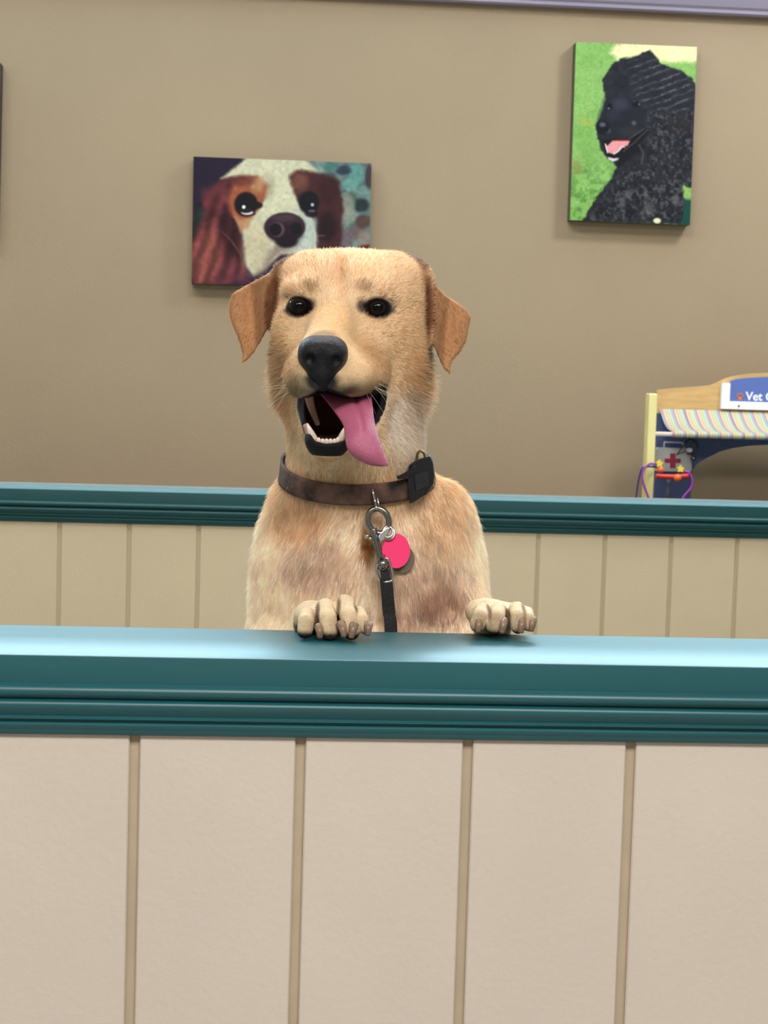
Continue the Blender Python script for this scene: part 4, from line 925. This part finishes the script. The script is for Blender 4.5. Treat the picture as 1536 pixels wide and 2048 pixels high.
bm = bmesh.new(); box(bm, (xl0 - .01, YFp - .02, .53), (2 * xc - xl0 + .01, YBp + .02, .56), .003); from_bm('counter_board', bm, m_ply, st)
# sign: white frame, blue plate, paw, lettering
xs0, xs1 = Q(1015, 500, YBp - .012)[0], Q(1108, 500, YBp - .012)[0]; zs0, zs1, zs2 = Q(1100, 545, YBp - .012)[2], Q(1100, 457, YBp - .012)[2], Q(1060, 256, YBp - .012)[2]
ys = YBp - .012
bm = bmesh.new(); prism(bm, [(xs0, zs0), (xs0, zs2), (xs1, zs2), (xs1, zs1), (2 * xc - xs1, zs1), (2 * xc - xs1, zs2), (2 * xc - xs0, zs2), (2 * xc - xs0, zs0)], ys, YBp - .0005); 
from_bm('sign_frame', bm, mat('white_paint', (244, 240, 238), rough=.4), st)
btop = [tuple(Q(cx, cy, ys + .004)[[0, 2]]) for cx, cy in ((1108, 262), (1125, 232), (1190, 212), (1330, 198), (1450, 192), (1575, 188))]
bm = bmesh.new(); prism(bm, [(xs1, zs1)] + mirror(btop) + [(2 * xc - xs1, zs1)], ys + .005, YBp - .001); 
sg = from_bm('sign_plate', bm, mat('sign_blue', (92, 112, 178), rough=.4), st)
fc_ = bpy.data.curves.new('sign_text', 'FONT'); fc_.body = 'Vet C'; fc_.extrude = .0006; fc_.offset = .0006
h_t = (Q(1300, 368, ys)[2] - Q(1300, 448, ys)[2]); fc_.size = h_t / .70 * 1.16
fo_ = bpy.data.objects.new('sign_text', fc_); COL.objects.link(fo_); bpy.context.view_layer.update()
me = bpy.data.meshes.new_from_object(fo_.evaluated_get(bpy.context.evaluated_depsgraph_get())); bpy.data.objects.remove(fo_)
wtx = max(v.co.x for v in me.vertices) ; me.transform(Matrix.Translation(Vector((Q(1292, 448, ys)[0], ys + .0042, Q(1292, 446, ys)[2]))) @ Matrix.Rotation(math.radians(90), 4, 'X'))
link('lettering', me, mat('white_lettering', (240, 240, 246), rough=.5), sg, False)
bm = bmesh.new()
for (a_, b_, r_) in ((1222, 425, 24), (1190, 400, 11), (1208, 378, 12), (1236, 376, 12), (1258, 398, 11)): disc(bm, Q(a_, b_, ys + .004), (0, -1, 0), r_ / 5.565 * ys / FPX, r_ / 5.565 * ys / FPX, .001, seg=16)
from_bm('paw_print', bm, mat('orange_print', (206, 118, 70), rough=.5), sg)
bm = bmesh.new(); disc(bm, Q(1210, 512, ys - .001), (0, -1, 0), .0024, .0024, .002, seg=12); from_bm('screw', bm, m_gun, st)
# awning
x0b = Q(328, 540, YBp)[0]; x1b = 2 * xc - x0b; zab, zaf = Q(500, 545, YBp - .01)[2], Q(500, 792, YFp + .006)[2]
nxw, nt_ = 520, 26; V = []; colr = []
stripe = [((0, .05), (129, 43, 51)), ((.05, .14), (190, 147, 139)), ((.14, .30), (192, 178, 146)), ((.30, .38), (187, 147, 132)), ((.38, .55), (189, 182, 130)), ((.55, .62), (137, 170, 149)), ((.62, .78), (190, 184, 153)), ((.78, .93), (135, 156, 175)), ((.93, 1.01), (177, 158, 158))]
per = .0293; prof = []
for i in range(nt_):
    t = i / (nt_ - 1)
    if t < .78:
        s_ = t / .78; prof.append((YBp - .004 + (YFp + .006 - YBp) * s_, zab + (zaf - zab) * (s_ ** .8) - .018 * math.sin(math.pi * s_) * .6))
    else:
        s_ = (t - .78) / .22; a_ = math.pi / 2 + s_ * math.pi * .95; prof.append((YFp + .006 + .0078 * math.cos(a_), zaf - .0078 + .0078 * math.sin(a_)))
for (y_, z_) in prof:
    for j in range(nxw):
        x_ = x0b + (x1b - x0b) * j / (nxw - 1); V.append((x_, y_, z_)); ph = ((x_ - x0b - .004) / per) % 1; c = (240, 228, 196)
        for (a_, b_), cc in stripe:
            if a_ <= ph < b_: c = cc
        colr.append(lin(c))
V = np.array(V); idx = np.arange(len(V)).reshape(nt_, nxw); Fa = np.stack([idx[:-1, :-1], idx[1:, :-1], idx[1:, 1:], idx[:-1, 1:]], -1).reshape(-1, 4)
aw = quadmesh('awning', V, Fa, mat('striped_awning_cloth', rough=.8, attr='coat'), st, np.array(colr)); aw['label'] = 'pastel striped cloth awning'
sm_ = aw.modifiers.new('thickness', 'SOLIDIFY'); sm_.thickness = .001
bm = bmesh.new(); tube(bm, [(xl + pw_ - .002, YFp + .006, zaf - .0078), (2 * xcf - xl - pw_ + .002, YFp + .006, zaf - .0078)], .0055, 12); from_bm('dowel', bm, mat('pale_pink_dowel', (236, 214, 206), rough=.5), st, True)

# toys hanging on the stand
Yh = YBp - .05; s5 = 1 / 5.565 * Yh / FPX
tk = empty('toy_medical_case', Q(490, 1240, Yh)); tag(tk, 'grey toy medical case with a dark red cross, on the toy stand', 'toy case')
m_case = mat('light_grey_plastic', (188, 184, 184), rough=.5)
bm = bmesh.new(); prism(bm, [tuple(Q(a_, b_, Yh)[[0, 2]]) for a_, b_ in ((300, 990), (320, 975), (660, 985), (680, 1010), (690, 1230), (675, 1245), (300, 1240))], Yh, Yh + .03); bevel_all(bm, .0012); from_bm('case_body', bm, m_case, tk)
bm = bmesh.new(); tube(bm, smooth_path([Q(378, 985, Yh + .012), Q(382, 925, Yh + .012), Q(400, 915, Yh + .012), Q(570, 922, Yh + .012), Q(590, 935, Yh + .012), Q(598, 990, Yh + .012)], 4), 9 * s5, 8); from_bm('handle', bm, m_case, tk, True)
bm = bmesh.new(); prism(bm, [tuple(Q(475 + a_ * 33, 1120 + b_ * 30, Yh)[[0, 2]]) for a_, b_ in ((-.9, -2.7), (.9, -2.7), (.9, -.8), (2.7, -.8), (2.7, .8), (.9, .8), (.9, 2.7), (-.9, 2.7), (-.9, .8), (-2.7, .8), (-2.7, -.8), (-.9, -.8))], Yh - .0015, Yh + .001); 
from_bm('cross', bm, mat('dark_red_print', (150, 36, 62), rough=.5), tk)
Yk = Yh - .014
bs = empty('toy_stethoscope', Q(690, 960, Yk)); tag(bs, 'black toy stethoscope looped over the corner of the grey medical case', 'toy stethoscope')
bm = bmesh.new(); tube(bm, [Q(680 + 72 * math.cos(t), 962 + 78 * math.sin(t), Yk) for t in np.linspace(-2.6, 2.2, 30)], 15 * s5, 8); tube(bm, smooth_path([Q(618, 925, Yk), Q(560, 1000, Yk), Q(520, 1060, Yk)], 4), 7 * s5, 8); tube(bm, smooth_path([Q(700, 900, Yk), Q(640, 1000, Yk), Q(520, 1050, Yk)], 4), 6 * s5, 8); from_bm('tube', bm, mat('black_rubber_tube', (30, 30, 40), rough=.45), bs, True)
bm = bmesh.new(); disc(bm, Q(705, 1092, Yk - .003), (0, -1, .1), 34 * s5, 34 * s5, .008, seg=24); bevel_all(bm, .001, 1); from_bm('chest_piece', bm, mat('dark_chest_piece', (48, 50, 58), rough=.35), bs, True)
bm = bmesh.new(); uvs(bm, Q(708, 1094, Yk - .008), (12 * s5, .002, 12 * s5), 12, 8); from_bm('rivet', bm, m_bolt, bs, True)
bm = bmesh.new(); disc(bm, Q(660, 1005, Yk - .006), (0, -1, .1), 34 * s5, 26 * s5, .004, seg=20); from_bm('clear_disc', bm, m_case, bs)
Yp = YFp - .022
ps = empty('toy_stethoscope', Q(460, 1290, Yp)); tag(ps, 'purple toy stethoscope with red bar and yellow stars, hung around the yellow post', 'toy stethoscope')
m_pur = mat('purple_tube', (150, 58, 160), rough=.4); m_red = mat('red_plastic', (190, 48, 44), rough=.4); m_org = mat('orange_plastic', (232, 102, 44), rough=.4); m_ylw = mat('yellow_plastic', (238, 206, 70), rough=.4); m_nav = mat('navy_tube', (40, 46, 110), rough=.45)
bm = bmesh.new(); tube(bm, smooth_path([Q(290, 1165, Yp), Q(225, 1155, Yp), Q(160, 1210, Yp), Q(135, 1300, Yp), Q(160, 1410, Yp), Q(205, 1530, Yp), Q(230, 1640, Yp)], 6), 12 * s5, 8)
from_bm('tube', bm, m_pur, ps, True); bm = bmesh.new(); tube(bm, smooth_path([Q(600, 1240, Yp), Q(655, 1255, Yp), Q(690, 1330, Yp), Q(680, 1420, Yp), Q(600, 1520, Yp), Q(560, 1600, Yp)], 6), 13 * s5, 8); from_bm('tube', bm, m_pur, ps, True)
bm = bmesh.new(); tube(bm, smooth_path([Q(290, 1290, Yp), Q(380, 1298, Yp), Q(500, 1300, Yp), Q(650, 1290, Yp)], 4), 30 * s5, 10); from_bm('bar', bm, m_red, ps, True)
for c_, r_ in ((Q(528, 1312, Yp - .006), 44), (Q(340, 1222, Yp), 38)): bm = bmesh.new(); uvs(bm, c_, r_ * s5, 16, 12); from_bm('knob', bm, m_org, ps, True)
def star(bm, c, r, y):
    prism(bm, [(c[0] + r * (1 if k % 2 == 0 else .6) * math.sin(math.pi * k / 5), c[2] + r * (1 if k % 2 == 0 else .6) * math.cos(math.pi * k / 5)) for k in range(10)], y - .004, y + .004)
bm = bmesh.new(); star(bm, Q(562, 1212, Yp), 44 * s5, Yp); from_bm('star', bm, m_ylw, ps)
bm = bmesh.new(); star(bm, Q(326, 1152, Yp), 46 * s5, Yp); from_bm('star', bm, m_ylw, ps)
nvs = empty('toy_jump_rope', Q(100, 1400, Yp)); tag(nvs, 'navy blue toy tube hanging left of the yellow post of the toy stand', 'toy tube')
nvs.name = 'toy_tube'
bm = bmesh.new(); tube(bm, smooth_path([Q(250, 1185, Yp + .012), Q(180, 1188, Yp + .012), Q(130, 1215, Yp + .012), Q(100, 1320, Yp + .012), Q(80, 1440, Yp + .012), Q(62, 1560, Yp + .012)], 5), 10 * s5, 8); tube(bm, smooth_path([Q(250, 1185, Yp + .012), Q(300, 1190, Yp + .012)], 3), 14 * s5, 8)
from_bm('tube', bm, m_nav, nvs, True)
ot = empty('toy_otoscope', Q(430, 1400, Yp + .02)); tag(ot, 'dark grey toy instrument hanging below the red bar on the toy stand', 'toy instrument')
bm = bmesh.new(); tube(bm, [Q(430, 1330, Yp + .02), Q(428, 1380, Yp + .02), Q(420, 1480, Yp + .02), Q(420, 1600, Yp + .02)], [20 * s5, 26 * s5, 30 * s5, 30 * s5], 12); from_bm('grip', bm, mat('dark_grey_plastic', (72, 76, 92), rough=.5), ot, True)
bm = bmesh.new(); uvs(bm, Q(440, 1322, Yp + .01), 14 * s5, 12, 8); from_bm('tip', bm, mat('pale_tip', (160, 168, 178), rough=.4), ot, True)
